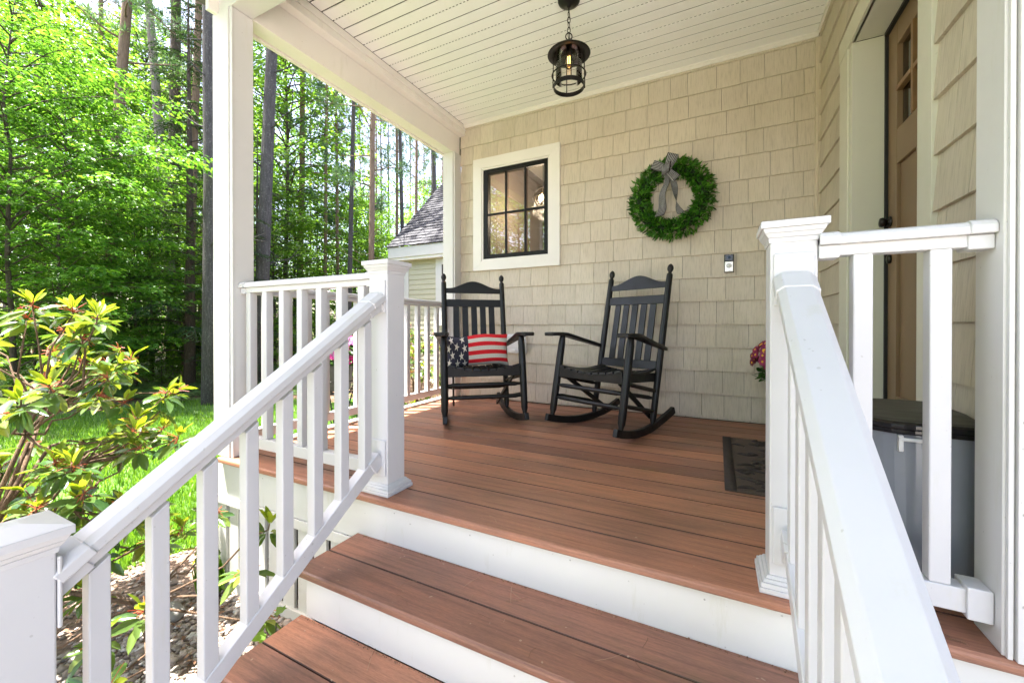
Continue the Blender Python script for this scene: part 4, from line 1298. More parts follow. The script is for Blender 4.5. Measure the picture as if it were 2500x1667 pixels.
m = MB(); stack(m, [(rrect(bx0 + .010, bx1 - .001, by0 + .010, by1, .12), .4482), (rrect(bx0 + .018, bx1 - .001, by0 + .018, by1, .12), .453), (rrect(bx0 + .05, bx1 - .001, by0 + .10, by1, .10), .463)]); obj('lid', m, LIDM, bn, .003)
m = MB(); m.box(.424, .434, by0 + .006, by0 + .018, .372, .414); obj('latch', m, WHITEPL, bn, .002)
m = MB(); m.box(.474, .484, by0 + .006, by0 + .018, .388, .414); obj('latch', m, WHITEPL, bn, .002)
m = MB(); m.tube([(.424, by0 + .008, .404), (.484, by0 + .008, .404)], .005, 8); obj('latch_bar', m, WHITEPL, bn, .001)

# chrysanthemum pot by the wall corner
cp = thing('flower_pot', 'tall cream pot of wine red chrysanthemums behind the right newel post', 'flower pot', (.375, 3.12, 0))
PX, PY = .372, 3.12
m = MB(); m.lathe([(.060, .002), (.062, .02), (.074, .10), (.080, .20), (.084, .235), (.090, .240), (.090, .262), (.082, .264), (.078, .25)], (PX, PY, 0), 28); potb = obj('pot', m, POTM, cp, smooth=True)
for z in (.03, .085, .14, .195):
    m = MB(); m.tube([(PX + (.064 + .09 * z + .002) * math.cos(a), PY + (.064 + .09 * z + .002) * math.sin(a), z) for a in np.linspace(0, 2 * math.pi, 28, endpoint=False)], .0035, 6, closed=True); obj('band', m, POTM, potb, smooth=True)
n = 420
d_ = rdir(n); d_[:, 2] = np.abs(d_[:, 2]) * .9
pos = np.array([PX, PY, .40]) + d_ * np.array([.13, .13, .13]) * rng.uniform(.3, 1, n)[:, None] + np.array([0, 0, -.06])
V_, F_, r_ = rleaf_arrays(pos, rdir(n) + np.array([0, 0, 1.0]), d_ + .5 * rdir(n), rng.uniform(.03, .055, n), rng.uniform(.018, .03, n), np.clip(rng.normal(.4, .25, n), 0, 1), .2, .2)
npmesh('leaves', V_, F_, r_, FOL, cp)
m = MB()
for q in range(14):
    a = q * 2.4; m.tube([(PX, PY, .24), (PX + .05 * math.cos(a), PY + .05 * math.sin(a), .36), (PX + .11 * math.cos(a), PY + .11 * math.sin(a), .50)], .003, 5)
obj('stems', m, plain('green_stem', (.03, .06, .015), .6), cp)
def flowers(name, centers, dirs, rad, npet, mat, parent, eye=None, pw=.5, cup=.15):
    vs = []; P0 = []; A0 = []; N0 = []
    for c_, d in zip(centers, dirs):
        d = Vector(d).normalized(); a = d.orthogonal().normalized(); b = d.cross(a)
        for q in range(npet):
            t_ = 2 * math.pi * q / npet
            ax_ = (a * math.cos(t_) + b * math.sin(t_)) + d * cup
            P0.append(Vector(c_)); A0.append(ax_); N0.append(d)
    n_ = len(P0); 
    V, F, r_ = rleaf_arrays(np.array(P0), np.array(N0), np.array(A0), np.full(n_, rad) * rng.uniform(.85, 1.1, n_), np.full(n_, rad * pw), np.clip(np.repeat(rng.random(len(centers)), npet) + rng.normal(0, .12, n_), 0, 1), .1, .1)
    o = npmesh(name, V, F, r_, mat, parent)
    if eye:
        m_ = MB()
        for c_, d in zip(centers, dirs):
            d = Vector(d).normalized(); c2 = Vector(c_) + d * rad * .12
            a = d.orthogonal().normalized(); b = d.cross(a); k0 = len(m_.v)
            m_.v.append(tuple(c2 + d * rad * .16))
            for q in range(7):
                t_ = 2 * math.pi * q / 7; m_.v.append(tuple(c2 + (a * math.cos(t_) + b * math.sin(t_)) * rad * .27))
            for q in range(7): m_.f.append((k0, k0 + 1 + q, k0 + 1 + (q + 1) % 7)); m_.r.append(.5)
        obj('flower_eyes', m_, eye, parent)
    return o
cs = []; ds = []
fr_ = random.Random(8)
for q in range(190):
    a = fr_.uniform(0, 6.28); e_ = fr_.uniform(-.25, 1.35)
    d = Vector((math.cos(a) * math.cos(e_), math.sin(a) * math.cos(e_), math.sin(e_)))
    cs.append((PX + d.x * .155 * fr_.uniform(.85, 1.1), min(PY + d.y * .155, WF - .02), .475 + d.z * .135)); ds.append(tuple(d + Vector((-.35, -.6, .1))))
flowers('blossoms', cs, ds, .029, 12, WINE, cp, YELL, .42)

# planter with impatiens on an iron stand outside the left railing
ip = thing('planter', 'pink impatiens in dark wicker pot on an iron stand beyond the railing', 'planter', (-2.78, 2.33, GZ))
QX, QY = -2.78, 2.33
m = MB(); m.lathe([(.095, .175), (.10, .18), (.128, .36), (.135, .375), (.135, .395), (.125, .397), (.12, .38)], (QX, QY, 0), 28); obj('pot', m, WICK, ip, smooth=True)
m = MB()
for r_, z in ((.19, .262), (.13, .165), (.10, .150)):
    m.tube([(QX + r_ * math.cos(a), QY + r_ * math.sin(a), z) for a in np.linspace(0, 2 * math.pi, 28, endpoint=False)], .005, 6, closed=True)
for q in range(10):
    a = q * math.pi / 5; m.tube([(QX + r_ * math.cos(a), QY + r_ * math.sin(a), z) for r_, z in ((.19, .262), (.185, .23), (.15, .18), (.10, .15), (.03, .145))], .004, 6)
for q in range(4):
    a = q * math.pi / 2 + .4; m.tube([(QX + r_ * math.cos(a), QY + r_ * math.sin(a), z) for r_, z in ((.13, .16), (.05, -.1), (.06, -.4), (.16, GZ + .004))], .006, 6)
obj('stand', m, IRON, ip, smooth=True)
n = 900
d_ = rdir(n); d_[:, 2] = d_[:, 2] * .8
pos = np.array([QX, QY + .04, .46]) + d_ * np.array([.21, .22, .16]) * rng.uniform(.5, 1, n)[:, None]
V_, F_, r_ = rleaf_arrays(pos, rdir(n) * .6 + np.array([0, 0, 1.0]), d_ + .5 * rdir(n), rng.uniform(.035, .06, n), rng.uniform(.018, .03, n), np.clip(rng.normal(.5, .25, n), 0, 1), .2, .2)
npmesh('leaves', V_, F_, r_, FOL, ip)
for mt_, cnt, nm in ((MAGENTA, 60, 'magenta_blossoms'), (PINK, 44, 'pink_blossoms')):
    cs = []; ds = []
    for q in range(cnt):
        a = fr_.uniform(0, 6.28); e_ = fr_.uniform(-.2, 1.4)
        d = Vector((math.cos(a) * math.cos(e_), math.sin(a) * math.cos(e_), math.sin(e_)))
        cs.append((QX + d.x * .20, QY + .02 + d.y * .20, .46 + d.z * .15)); ds.append(tuple(d + Vector((.5, -.5, .2))))
    flowers(nm, cs, ds, .036, 5, mt_, ip, None, 1.0)

# ================================================================== GARAGE BEYOND THE PORCH
ga = thing('garage', 'pale green clapboard garage with grey shingled roof seen beyond the porch', 'garage', (-6, 8.5, GZ))
GY = 8.5; GX0, GX1 = -7.573, -3.6
m = MB(); z = GZ
while z < 2.40:
    x0, x1 = GX0 + .02, GX1; zt = min(z + .131, 2.42)
    m.hexa([(x0, GY - .020, z), (x1, GY - .020, z), (x1, GY, z), (x0, GY, z), (x0, GY - .004, zt), (x1, GY - .004, zt), (x1, GY, zt), (x0, GY, zt)]); z += .131
obj('clapboard_wall', m, SIDING, ga)
m = MB(); m.box(GX0 + .02, GX1, GY + .002, 13.5, GZ, 2.6); m.extrude([(GY + .002, 2.6), (13.5, 2.6), (11.0, 5.4)], lambda a, b, d: (d, a, b), GX0 + .03, GX1); obj('wall', m, SIDING, ga)
m = MB(); m.box(GX0, GX0 + .20, GY - .03, GY - .0205, GZ, 2.41); m.box(GX0, GX0 + .019, GY - .0204, GY + .10, GZ, 2.41); obj('corner_board', m, TRIM, ga)
m = MB(); m.box(-7.90, GX1, 8.27, 8.295, 2.50, 2.775); obj('fascia', m, TRIM, ga); m = MB(); m.box(-7.90, GX1, 8.296, 8.52, 2.425, 2.505); obj('soffit', m, CREAM, ga)
m = MB(); m.bar((-7.90, 8.30, 2.69), (-7.90, 11.0, 5.39), .03, .16, (0, -1, 1)); obj('rake_board', m, TRIM, ga)
m = MB(); rr = random.Random(12); s_ = 0; Ls = 3.9; r2 = math.sqrt(.5)
while s_ < Ls:
    x = -7.93 - rr.uniform(0, .3)
    while x < GX1:
        wd = rr.uniform(.18, .42); x0 = max(x, -7.93); x1 = min(x + wd - .002, GX1)
        if x1 > x0 + .01:
            t0 = .022 + rr.choice([0, .008]); e_ = .14
            a = (8.24 + s_ * r2, 2.78 + s_ * r2); b = (8.24 + (s_ + e_ + .03) * r2, 2.78 + (s_ + e_ + .03) * r2)
            nx, nz = -r2, r2
            m.hexa([(x0, a[0], a[1]), (x1, a[0], a[1]), (x1, b[0], b[1]), (x0, b[0], b[1]), (x0, a[0] + nx * t0, a[1] + nz * t0), (x1, a[0] + nx * t0, a[1] + nz * t0), (x1, b[0] + nx * .004, b[1] + nz * .004), (x0, b[0] + nx * .004, b[1] + nz * .004)], rr.random())
        x += wd
    s_ += .14
m.hexa([(-7.92, 11.0, 5.52), (GX1, 11.0, 5.52), (GX1, 13.8, 2.6), (-7.92, 13.8, 2.6), (-7.92, 11.0, 5.56), (GX1, 11.0, 5.56), (GX1, 13.8, 2.64), (-7.92, 13.8, 2.64)])
obj('roof', m, ROOFM, ga)
wf = MB(); mitre_frame(wf, (-6.465, -5.2, .7, 2.42), (-6.275, -5.39, .85, 2.26), GY - .045, GY - .0205, FNW); gw = obj('window', wf, TRIM, ga)
wf = MB(); mitre_frame(wf, (-6.274, -5.391, .851, 2.259), (-6.20, -5.46, .92, 2.19), GY - .035, GY - .0205, FNW); obj('sash', wf, WINBLK, gw)
wf = MB(); wf.box(-6.2, -5.46, GY - .028, GY - .021, .92, 2.19); obj('pane', wf, plain('dark_pane', (.05, .055, .05), .08, 0, .1, 4, 0), gw)

# ================================================================== TREES
def tree_parts(root, trunk_mb, bark, crown, leafmat):
    obj('trunk', trunk_mb, bark, root, smooth=True, local=True)
    V, F, r_ = crown
    return npmesh('crown', V, F, r_, leafmat, root, sub=False)
def unit(v): return v / (np.linalg.norm(v, axis=-1, keepdims=True) + 1e-9)
def broadleaf(seed, H, R_, base_h, nb, leaf, tr, per=1.0, flat=.35, bushy=1.0):
    g_ = np.random.default_rng(seed); tb = MB()
    tz = np.linspace(0, H, 9); wob = np.cumsum(g_.normal(0, .035 * H / 8, (9, 2)), 0)
    tp_ = [(wob[i, 0], wob[i, 1], tz[i]) for i in range(9)]
    tb.tube(tp_, [tr * (1 - .85 * z / H) * (1.25 if z == 0 else 1) for z in tz], 9)
    P0 = []; A0 = []; N0 = []; L0 = []; Rn = []
    for i in range(nb):
        fr_ = (i + g_.random()) / nb; h = base_h + (H - base_h) * fr_ ** .9
        az = i * 2.39996 + g_.normal(0, .35)
        prof = math.sin(math.pi * (.22 + .72 * fr_)) ** .8
        L = R_ * prof * g_.uniform(.65, 1.12); el0 = g_.uniform(.25, .7) * (1 - .3 * fr_) + .35 * fr_
        tx = np.interp(h, tz, wob[:, 0]); ty = np.interp(h, tz, wob[:, 1])
        pts = []; p = np.array([tx, ty, h]); el = el0
        ns = 7
        for k_ in range(ns + 1):
            pts.append(p.copy()); d = np.array([math.cos(az) * math.cos(el), math.sin(az) * math.cos(el), math.sin(el)])
            p = p + d * L / ns; el -= (el0 + .12) / ns * 1.1; az += g_.normal(0, .06)
        pts = np.array(pts)
        tb.tube([tuple(q) for q in pts], [max(tr * .30 * (1 - k_ / (ns + .5)), .004) for k_ in range(ns + 1)], 5)
        for k_ in range(2, ns + 1):
            for s_ in (-1, 1, 0) if k_ == ns else (-1, 1):
                t_ = k_ / ns; q0 = pts[k_]; dd_ = unit(pts[k_] - pts[k_ - 1]); a2 = math.atan2(dd_[1], dd_[0]) + s_ * g_.uniform(.6, 1.05)
                l2 = L * (.22 + .30 * (1 - t_)) * g_.uniform(.7, 1.2) * bushy; n2 = max(4, int(l2 / leaf * 2.3 * per))
                u = np.sort(g_.random(n2)) ** .8
                dir2 = np.array([math.cos(a2), math.sin(a2), g_.normal(-.02, .12)])
                base = q0 + dir2 * (u * l2)[:, None]; base[:, 2] -= .10 * l2 * u ** 2
                base += g_.normal(0, leaf * flat, (n2, 3)) * np.array([1, 1, .8])
                sg = np.where(g_.random(n2) < .5, 1, -1); la = a2 + sg * g_.uniform(.3, 1.1, n2)
                P0.append(base); A0.append(np.stack([np.cos(la), np.sin(la), g_.normal(-.28, .25, n2)], 1))
                N0.append(np.array([0, 0, 1.0]) + g_.normal(0, .33, (n2, 3))); L0.append(leaf * g_.uniform(.65, 1.15, n2))
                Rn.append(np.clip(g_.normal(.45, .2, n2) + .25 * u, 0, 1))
    P0 = np.concatenate(P0); A0 = np.concatenate(A0); N0 = np.concatenate(N0); L0 = np.concatenate(L0); Rn = np.concatenate(Rn)
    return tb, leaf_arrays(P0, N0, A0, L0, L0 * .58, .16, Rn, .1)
def hemlock(seed, H, R_, base_h, nb, tr, nd=.048, step=.034):
    g_ = np.random.default_rng(seed); tb = MB()
    tb.tube([(0, 0, 0), (.02, .01, H * .3), (-.01, .02, H * .7), (0, 0, H)], [tr * 1.2, tr * .85, tr * .4, .01], 9)
    P0 = []; A0 = []; Rn = []; N0 = []
    for i in range(nb):
        fr_ = (i + g_.random()) / nb; h = base_h + (H - base_h) * fr_; az = i * 2.39996 + g_.normal(0, .3)
        L = R_ * (1 - fr_) ** .75 * g_.uniform(.65, 1.15) + .12; el = g_.uniform(.05, .3); pts = []; p = np.array([0, 0, h]); ns = 8
        for k_ in range(ns + 1):
            pts.append(p.copy()); p = p + np.array([math.cos(az) * math.cos(el), math.sin(az) * math.cos(el), math.sin(el)]) * L / ns; el -= .10
        pts = np.array(pts); tb.tube([tuple(q) for q in pts], [max(tr * .16 * (1 - k_ / (ns + .5)), .003) for k_ in range(ns + 1)], 4)
        nt_ = max(6, int(L / .085))
        for j in range(nt_):
            t_ = .15 + .85 * j / nt_; x = t_ * ns; k0 = min(int(x), ns - 1); q0 = pts[k0] * (1 - (x - k0)) + pts[k0 + 1] * (x - k0)
            for s_ in (-1, 1):
                a2 = az + s_ * g_.uniform(.7, 1.1); l2 = (.10 + .42 * (1 - t_) * min(L, 1.6) * .6) * g_.uniform(.7, 1.25)
                n2 = max(3, int(l2 / step)); u = (np.arange(n2) + g_.random(n2) * .5) / n2
                d2 = np.array([math.cos(a2), math.sin(a2), g_.normal(-.22, .12)])
                b_ = q0 + d2 * (u * l2)[:, None]; b_[:, 2] -= .22 * l2 * u ** 2
                for sg in (-1, 1):
                    la = a2 + sg * g_.uniform(.5, 1.0, n2)
                    P0.append(b_); A0.append(np.stack([np.cos(la), np.sin(la), g_.normal(-.2, .15, n2)], 1)); N0.append(np.array([0, 0, 1.0]) + g_.normal(0, .3, (n2, 3)))
                    Rn.append(np.clip(g_.normal(.30, .14, n2) + .45 * u * t_, 0, 1))
    P0 = np.concatenate(P0); n_ = len(P0)
    Ln = nd * g_.uniform(.8, 1.6, n_)
    return tb, leaf_arrays(P0, np.concatenate(N0), np.concatenate(A0), Ln, Ln * .36, .05, np.concatenate(Rn), .1)
def pine(seed, H, tr, dead0, dead1, nd_, c0, nb, R_, ntuft=9):
    g_ = np.random.default_rng(seed); tb = MB()
    zz = np.linspace(0, H, 10); wob = np.cumsum(g_.normal(0, .022, (10, 2)), 0); wob[0] = 0
    pt_ = lambda h: np.array([np.interp(h, zz, wob[:, 0]), np.interp(h, zz, wob[:, 1]), h])
    tb.tube([(wob[i, 0], wob[i, 1], zz[i]) for i in range(10)], [tr * (1 - .62 * z / H) * (1.3 if z == 0 else 1) for z in zz], 12)
    def limb(h, az, L, el, r0, droop):
        pts = []; p = pt_(h)
        for k_ in range(7):
            pts.append(p.copy()); p = p + np.array([math.cos(az) * math.cos(el), math.sin(az) * math.cos(el), math.sin(el)]) * L / 6; el += droop + g_.normal(0, .10); az += g_.normal(0, .12)
        tb.tube([tuple(q) for q in pts], [max(r0 * (1 - k_ / 6.6), .004) for k_ in range(7)], 5); return np.array(pts), az, el
    for i in range(nd_):
        h = dead0 + (dead1 - dead0) * (i + g_.random()) / nd_; L = g_.uniform(.25, 1.5)
        pts, az, el = limb(h, g_.uniform(0, 6.28), L, g_.uniform(-.35, .45), tr * .13, .06)
        if L > .8:
            q = pts[4]; tb.tube([tuple(q), tuple(q + unit(pts[5] - pts[3] + g_.normal(0, .15, 3)) * .35 + np.array([0, 0, .12]))], [tr * .06, .003], 4)
    P0 = []; A0 = []; N0 = []; Rn = []
    for i in range(nb):
        fr_ = (i + g_.random()) / nb; h = c0 + (H - c0) * fr_; L = R_ * math.sin(math.pi * (.25 + .7 * fr_)) * g_.uniform(.7, 1.2)
        pts, az, el = limb(h, i * 2.4 + g_.normal(0, .4), L, g_.uniform(.0, .35), tr * .2, .03)
        for j in range(ntuft):
            t_ = g_.uniform(.35, 1.05) * 6; k0 = min(int(t_), 5); c_ = pts[k0] + (pts[k0 + 1] - pts[k0]) * (t_ - k0) + g_.normal(0, .12 * L, 3) * np.array([1, 1, .5])
            n2 = 22; d_ = unit(g_.normal(size=(n2, 3)) + unit(pts[-1] - pts[0]) * .8 + np.array([0, 0, .4]))
            P0.append(np.repeat(c_[None], n2, 0) + d_ * .03); A0.append(d_); N0.append(g_.normal(size=(n2, 3))); Rn.append(np.clip(np.full(n2, g_.normal(.5, .22)) + g_.normal(0, .1, n2), 0, 1))
    P0 = np.concatenate(P0); n_ = len(P0); Ln = g_.uniform(.13, .24, n_)
    return tb, leaf_arrays(P0, np.concatenate(N0), np.concatenate(A0), Ln, Ln * .11, .02, np.concatenate(Rn), .1)

FWV = Vector((FW[0], FW[1], 0))
def place(root, px, d, sc=(1, 1, 1), rz=0.0, lean=0.0, fwd=0.0):
    x, y = at(px, d); root.location = (x, y, GZ - .03)
    q = Matrix.Rotation(lean, 3, FWV) @ Matrix.Rotation(fwd, 3, Vector((RT[0], RT[1], 0))) @ Matrix.Rotation(rz, 3, 'Z')
    root.rotation_euler = q.to_euler(); root.scale = sc
protos = {}
def proto(key, name, builder, bark, lm):
    root = thing(name, 'tree', 'tree'); tree_parts(root, builder[0], bark, builder[1], lm); protos[key] = [root, False]
def plant(key, label, px, d, sc=1.0, rz=0.0, lean=0.0, fwd=0.0, thick=None, group=None, bark=None):
    root, used = protos[key]
    if not used: r = root; protos[key][1] = True
    else: r = dup(root, (0, 0, 0))
    r['label'] = label
    if group: r['group'] = group
    t_ = thick or sc
    place(r, px, d, (t_, t_, sc), rz, lean, fwd)
    if bark:
        for ch in r.children:
            if ch.name.startswith('trunk'):
                ch.data = ch.data.copy(); ch.data.materials[0] = bark
    return r
proto('beech', 'beech_tree', broadleaf(21, 6.6, 2.5, .6, 64, .095, .045, 1.8), BARKD, BEECH)
proto('beech2', 'beech_tree', broadleaf(22, 7.6, 2.7, .5, 70, .095, .05, 1.7), BARKD, BEECH)
proto('maple', 'maple_tree', broadleaf(23, 11, 3.2, 2.0, 80, .14, .09, 1.6, .6), BARKD, MAPLE)
proto('maple2', 'maple_tree', broadleaf(24, 7.5, 2.6, .5, 64, .12, .06, 1.6, .6), BARKD, MAPLE)
proto('hemlock', 'hemlock_tree', hemlock(25, 8.5, 2.3, .6, 74, .09), BARKD, HEML)
proto('pine', 'pine_tree', pine(26, 19, .14, 1.5, 10, 26, 7.0, 28, 2.6, 13), BARK, PINEN)
proto('pine2', 'pine_tree', pine(27, 20, .12, 2.5, 9, 30, 4.6, 34, 2.4, 15), BARK, PINEN)
proto('pine3', 'pine_tree', pine(28, 18, .16, 2.0, 9.5, 20, 10.5, 20, 2.8), BARK, PINEN)
# --- leafy understory on the left
G1 = 'leafy trees of the wood left of the porch'
plant('beech', 'young beech nearest the shrub, its layered branches fill the far left edge', 20, 6.4, 1.0, .4, group=G1)
plant('beech2', 'dense young beech just right of the nearest one, low branches over dark shade', 150, 7.2, .72, 1.0, group=G1)
plant('beech', 'slender beech sapling with a forked pale stem behind the shrub top', 338, 8.6, .62, 2.2, group=G1)
plant('beech2', 'tall beech at the left edge behind the nearest beech, filling the top corner', -70, 7.4, .95, 3.0, group=G1)
plant('maple', 'tall maple with light leaves left of the leaning pine, against the sky', 110, 12.5, 1.1, .3, group=G1)
plant('maple', 'tall maple behind the grey dead trunk, sky showing through its leaves', 345, 15.5, 1.15, 2.0, group=G1)
plant('maple2', 'low bushy maple behind the beech sapling, in deep shade', 300, 11.5, .62, 1.2, group=G1)
plant('beech2', 'beech filling the shade low behind the leaning pine', 215, 10.6, .62, 4.2, group=G1)
plant('maple2', 'bushy maple low at the left edge behind the shrub', 40, 10.5, .8, 3.9, group=G1)
plant('maple2', 'leafy maple low in the gap between the beeches and the tan trunk', 372, 10.2, .72, 5.0, group=G1)
plant('maple', 'tall maple far back at the left edge, its top above the others', 60, 16.0, 1.2, 2.6, group=G1)
plant('beech', 'beech low in the wood between the leaning pine and the left edge', 95, 8.8, .7, 3.1, group=G1)
plant('maple2', 'broad maple far back behind the tan trunk and the hemlock', 420, 16.5, 1.1, 1.7, group=G1)
proto('sapling', 'maple_sapling', broadleaf(33, 1.5, .75, .15, 30, .075, .014, 1.3, .6), BARKD, MAPLE)
for px, d, sc_, rz_, lb in ((285, 8.4, .8, .3, 'small leafy sapling at the lawn edge behind the shrub, left of the tan trunk'), (205, 9.3, 1.1, 1.7, 'leafy sapling in the shade at the lawn edge, behind the middle of the shrub'), (395, 9.0, .8, 3.0, 'small sapling among the ferns just left of the tan trunk'), (95, 9.6, 1.2, 4.1, 'taller sapling at the lawn edge near the left of the picture'), (475, 10.4, .9, 5.2, 'sapling between the tan trunk and the pine by the post'), (575, 9.5, 1.0, .9, 'sapling seen between the front railing balusters'), (690, 10.0, 1.0, 2.1, 'leafy sapling behind the side railing below the hemlock')):
    plant('sapling', lb, px, d, sc_, rz_, group='saplings along the lawn edge')
# --- hemlocks
G2 = 'feathery hemlocks around the porch post'
plant('hemlock', 'feathery hemlock just left of the porch post, drooping needle sprays', 462, 8.8, 1.05, .2, group=G2)
plant('hemlock', 'dark hemlock showing right of the porch post above the railing', 630, 9.6, .70, 1.4, group=G2)
plant('hemlock', 'taller hemlock behind the grey dead trunk, reaching up beside the porch post', 470, 12.5, 1.25, 2.5, group=G2)
plant('hemlock', 'hemlock behind the pine right of the post, low over the railing', 720, 14.0, .72, 3.6, group=G2)
# --- trunks
pl_ = plant('pine3', 'thick dark pine hugging the left edge of the porch post, base on the lawn', 514, 7.3, 1.0, 0, .0, thick=.70)
plant('pine', 'smooth tan trunk left of the post, rising from the ferns', 456, 9.7, .9, 1.1, .03, thick=.72, bark=BARKT)
plant('pine3', 'broad dark ridged trunk behind the tan one, deep in shade', 428, 11.6, 1.0, 2.1, 0, thick=1.12, bark=BARKD)
plant('pine2', 'slim brown trunk between the tan trunk and the pine by the post', 485, 12.0, 1.0, .5, .03, thick=.72, bark=BARKT)
plant('pine', 'leaning dark pine with lichen flecks at upper left, right one of two', 252, 8.8, 1.0, .8, .062, thick=.85)
plant('pine2', 'straighter pine just left of the lichen flecked leaning one', 246, 14.0, 1.0, 2.8, .0, thick=.9)
plant('pine3', 'dead grey trunk without bark against the pale sky at upper left', 432, 10.5, 1.0, 4.0, -.072, thick=.82, bark=BARKG)
plant('pine3', 'stout pine with bent side branches just right of the porch post', 634, 9.2, 1.0, 1.2, .040, thick=.95)
plant('pine2', 'dark pine with many stub branches, second right of the porch post', 726, 14.0, 1.0, .1, .018, thick=.95)
plant('pine2', 'thin pine, left one of the close pair beyond the railing', 790, 12.6, 1.0, 2.2, .012, thick=.50)
plant('pine', 'thin pine, right one of the close pair beyond the railing', 825, 13.2, 1.0, 3.3, -.005, thick=.42)
plant('pine3', 'straight bare pine trunk rising behind the newel post cap', 850, 11.6, 1.0, .9, .022, thick=.44)
plant('pine2', 'mottled pine with upswept branches midway between newel post and garage roof', 900, 11.2, 1.0, 1.9, .015, thick=.72)
plant('pine', 'slim pine, left one of the two crossing trunks left of garage roof', 967, 14.5, 1.0, 2.9, .004, thick=.46)
plant('pine3', 'crooked pine, right one of the two crossing trunks left of garage roof', 988, 13.4, 1.0, 5.0, -.018, thick=.46)
plant('pine', 'pine rising straight from behind the middle of the garage roof slope', 1016, 17.0, 1.0, .7, 0, thick=.55)
plant('pine3', 'thick dark pine behind the upper garage roof', 1062, 17.5, 1.0, 3.0, -.01, thick=.95)
plant('pine2', 'dark pine cut by the far porch post above the garage roof', 1085, 19.0, 1.0, 4.4, 0, thick=.75)
FAR = ('far thin pine trunks showing pale between the nearer pines', 'thin far pines in the wood')
for px, d, tk in ((545, 24, .7), (590, 26, .7), (668, 23, .6), (700, 27, .7), (760, 28, .6), (868, 27, .6), (880, 30, .7), (918, 26, .6), (932, 28, .55), (950, 30, .6), (1003, 27, .5), (1035, 29, .5), (340, 22, .8), (380, 25, .8), (150, 18, .9), (90, 21, .9), (20, 20, 1.0), (300, 20, .7)):
    plant(('pine', 'pine2', 'pine3')[int(px) % 3], 'thin far pine trunk deep in the wood behind the nearer trees', px, d, 1.0, px * .7, 0, thick=tk, group=FAR[1])
# --- bright maples between the pines
G3 = 'sunlit maples between the pines'
plant('maple', 'bright sunlit maple whose leaves fill the gap right of the post, under the beam', 690, 13.0, 1.0, 1.1, group=G3)
plant('maple2', 'low bright maple spreading above the railing left of the newel post', 770, 15.0, .95, 2.2, group=G3)
plant('maple2', 'small bright maple behind the newel post cap', 868, 15.5, .82, .2, group=G3)
plant('maple2', 'bright maple low over the railing, nearest right of the porch post', 672, 11.5, .72, 4.4, group=G3)
plant('maple2', 'small leafy maple at the left eave of the garage', 925, 16.0, .68, 3.2, group=G3)
plant('maple', 'maple showing leaves above the garage roof beside the far post', 1055, 24.0, .9, 1.3, group=G3)
plant('maple', 'tall pale maple far back between the crossing pines and newel post', 905, 27.0, .95, 5.1, group=G3)
plant('maple', 'tall maple far behind the pine right of the post', 600, 20.0, 1.1, 4.0, group=G3)
# --- unseen tree added to shade the steps, out of the frame at left
proto('shade', 'maple_tree', broadleaf(31, 6.4, 1.15, 3.5, 90, .12, .08, 3.4, 1.0, 1.1), BARKD, MAPLE)
r = protos['shade'][0]; r['label'] = 'small maple added to shade the steps, standing just out of view at left'; r.location = (-1.72, .02, GZ); protos['shade'][1] = True

r2_ = dup(r, (.95, -.95, GZ), 1.9, 'small maple added right of the steps to dim the railing, just out of view', (1.25, 1.25, 1.05))  # second unseen tree, added to cut light on the right railing

plant('maple2', 'bushy maple added across the walk, unseen, to reflect in the porch window', 1250, -7.0, 1.0, 2.0, group=G1)  # unseen trees added to put foliage into the window reflection
r3 = [o for o in C.objects if o.name.startswith('maple_tree') and o.parent is None][-1]; r3.location = (-6.0, -5.6, GZ)
r4 = dup(r3, (-8.6, -8.6, GZ), 1.0, 'second bushy maple added across the walk, unseen, farther from the porch', (1.2, 1.2, 1.2))
r5 = dup(r3, (-3.6, -9.2, GZ), 4.0, 'third bushy maple added across the walk, unseen, nearest the drive', (1.2, 1.2, 1.15))
# --- far wood mass
g_ = np.random.default_rng(41); P0 = []; Rn = []
for i in range(620):
    d = g_.uniform(26, 46); px = g_.uniform(-500, 1200)
    zmax = 15 if px < 560 else 7.5
    z = g_.uniform(0, 1) ** 1.25 * zmax
    if 560 < px < 1100 and 1.5 < z < 4.5 and g_.random() < .55: continue
    x, y = at(px, d); k_ = 110
    P0.append(np.array([x, y, GZ + .6 + z]) + g_.normal(0, 1, (k_, 3)) * np.array([1.3, 1.3, .6])); Rn.append(np.clip(g_.normal(g_.uniform(.2, .75), .15, k_), 0, 1))
P0 = np.concatenate(P0); n = len(P0)
V_, F_, r_ = leaf_arrays(P0, np.array([0, 0, 1.0]) + g_.normal(0, .6, (n, 3)), g_.normal(0, 1, (n, 3)) * np.array([1, 1, .3]), g_.uniform(.16, .34, n), g_.uniform(.10, .2, n), .1, np.concatenate(Rn))
kind(npmesh('distant_woods', V_, F_, r_, MAPLE), 'stuff', 'far leafy wood closing the view behind the trees', 'woods')

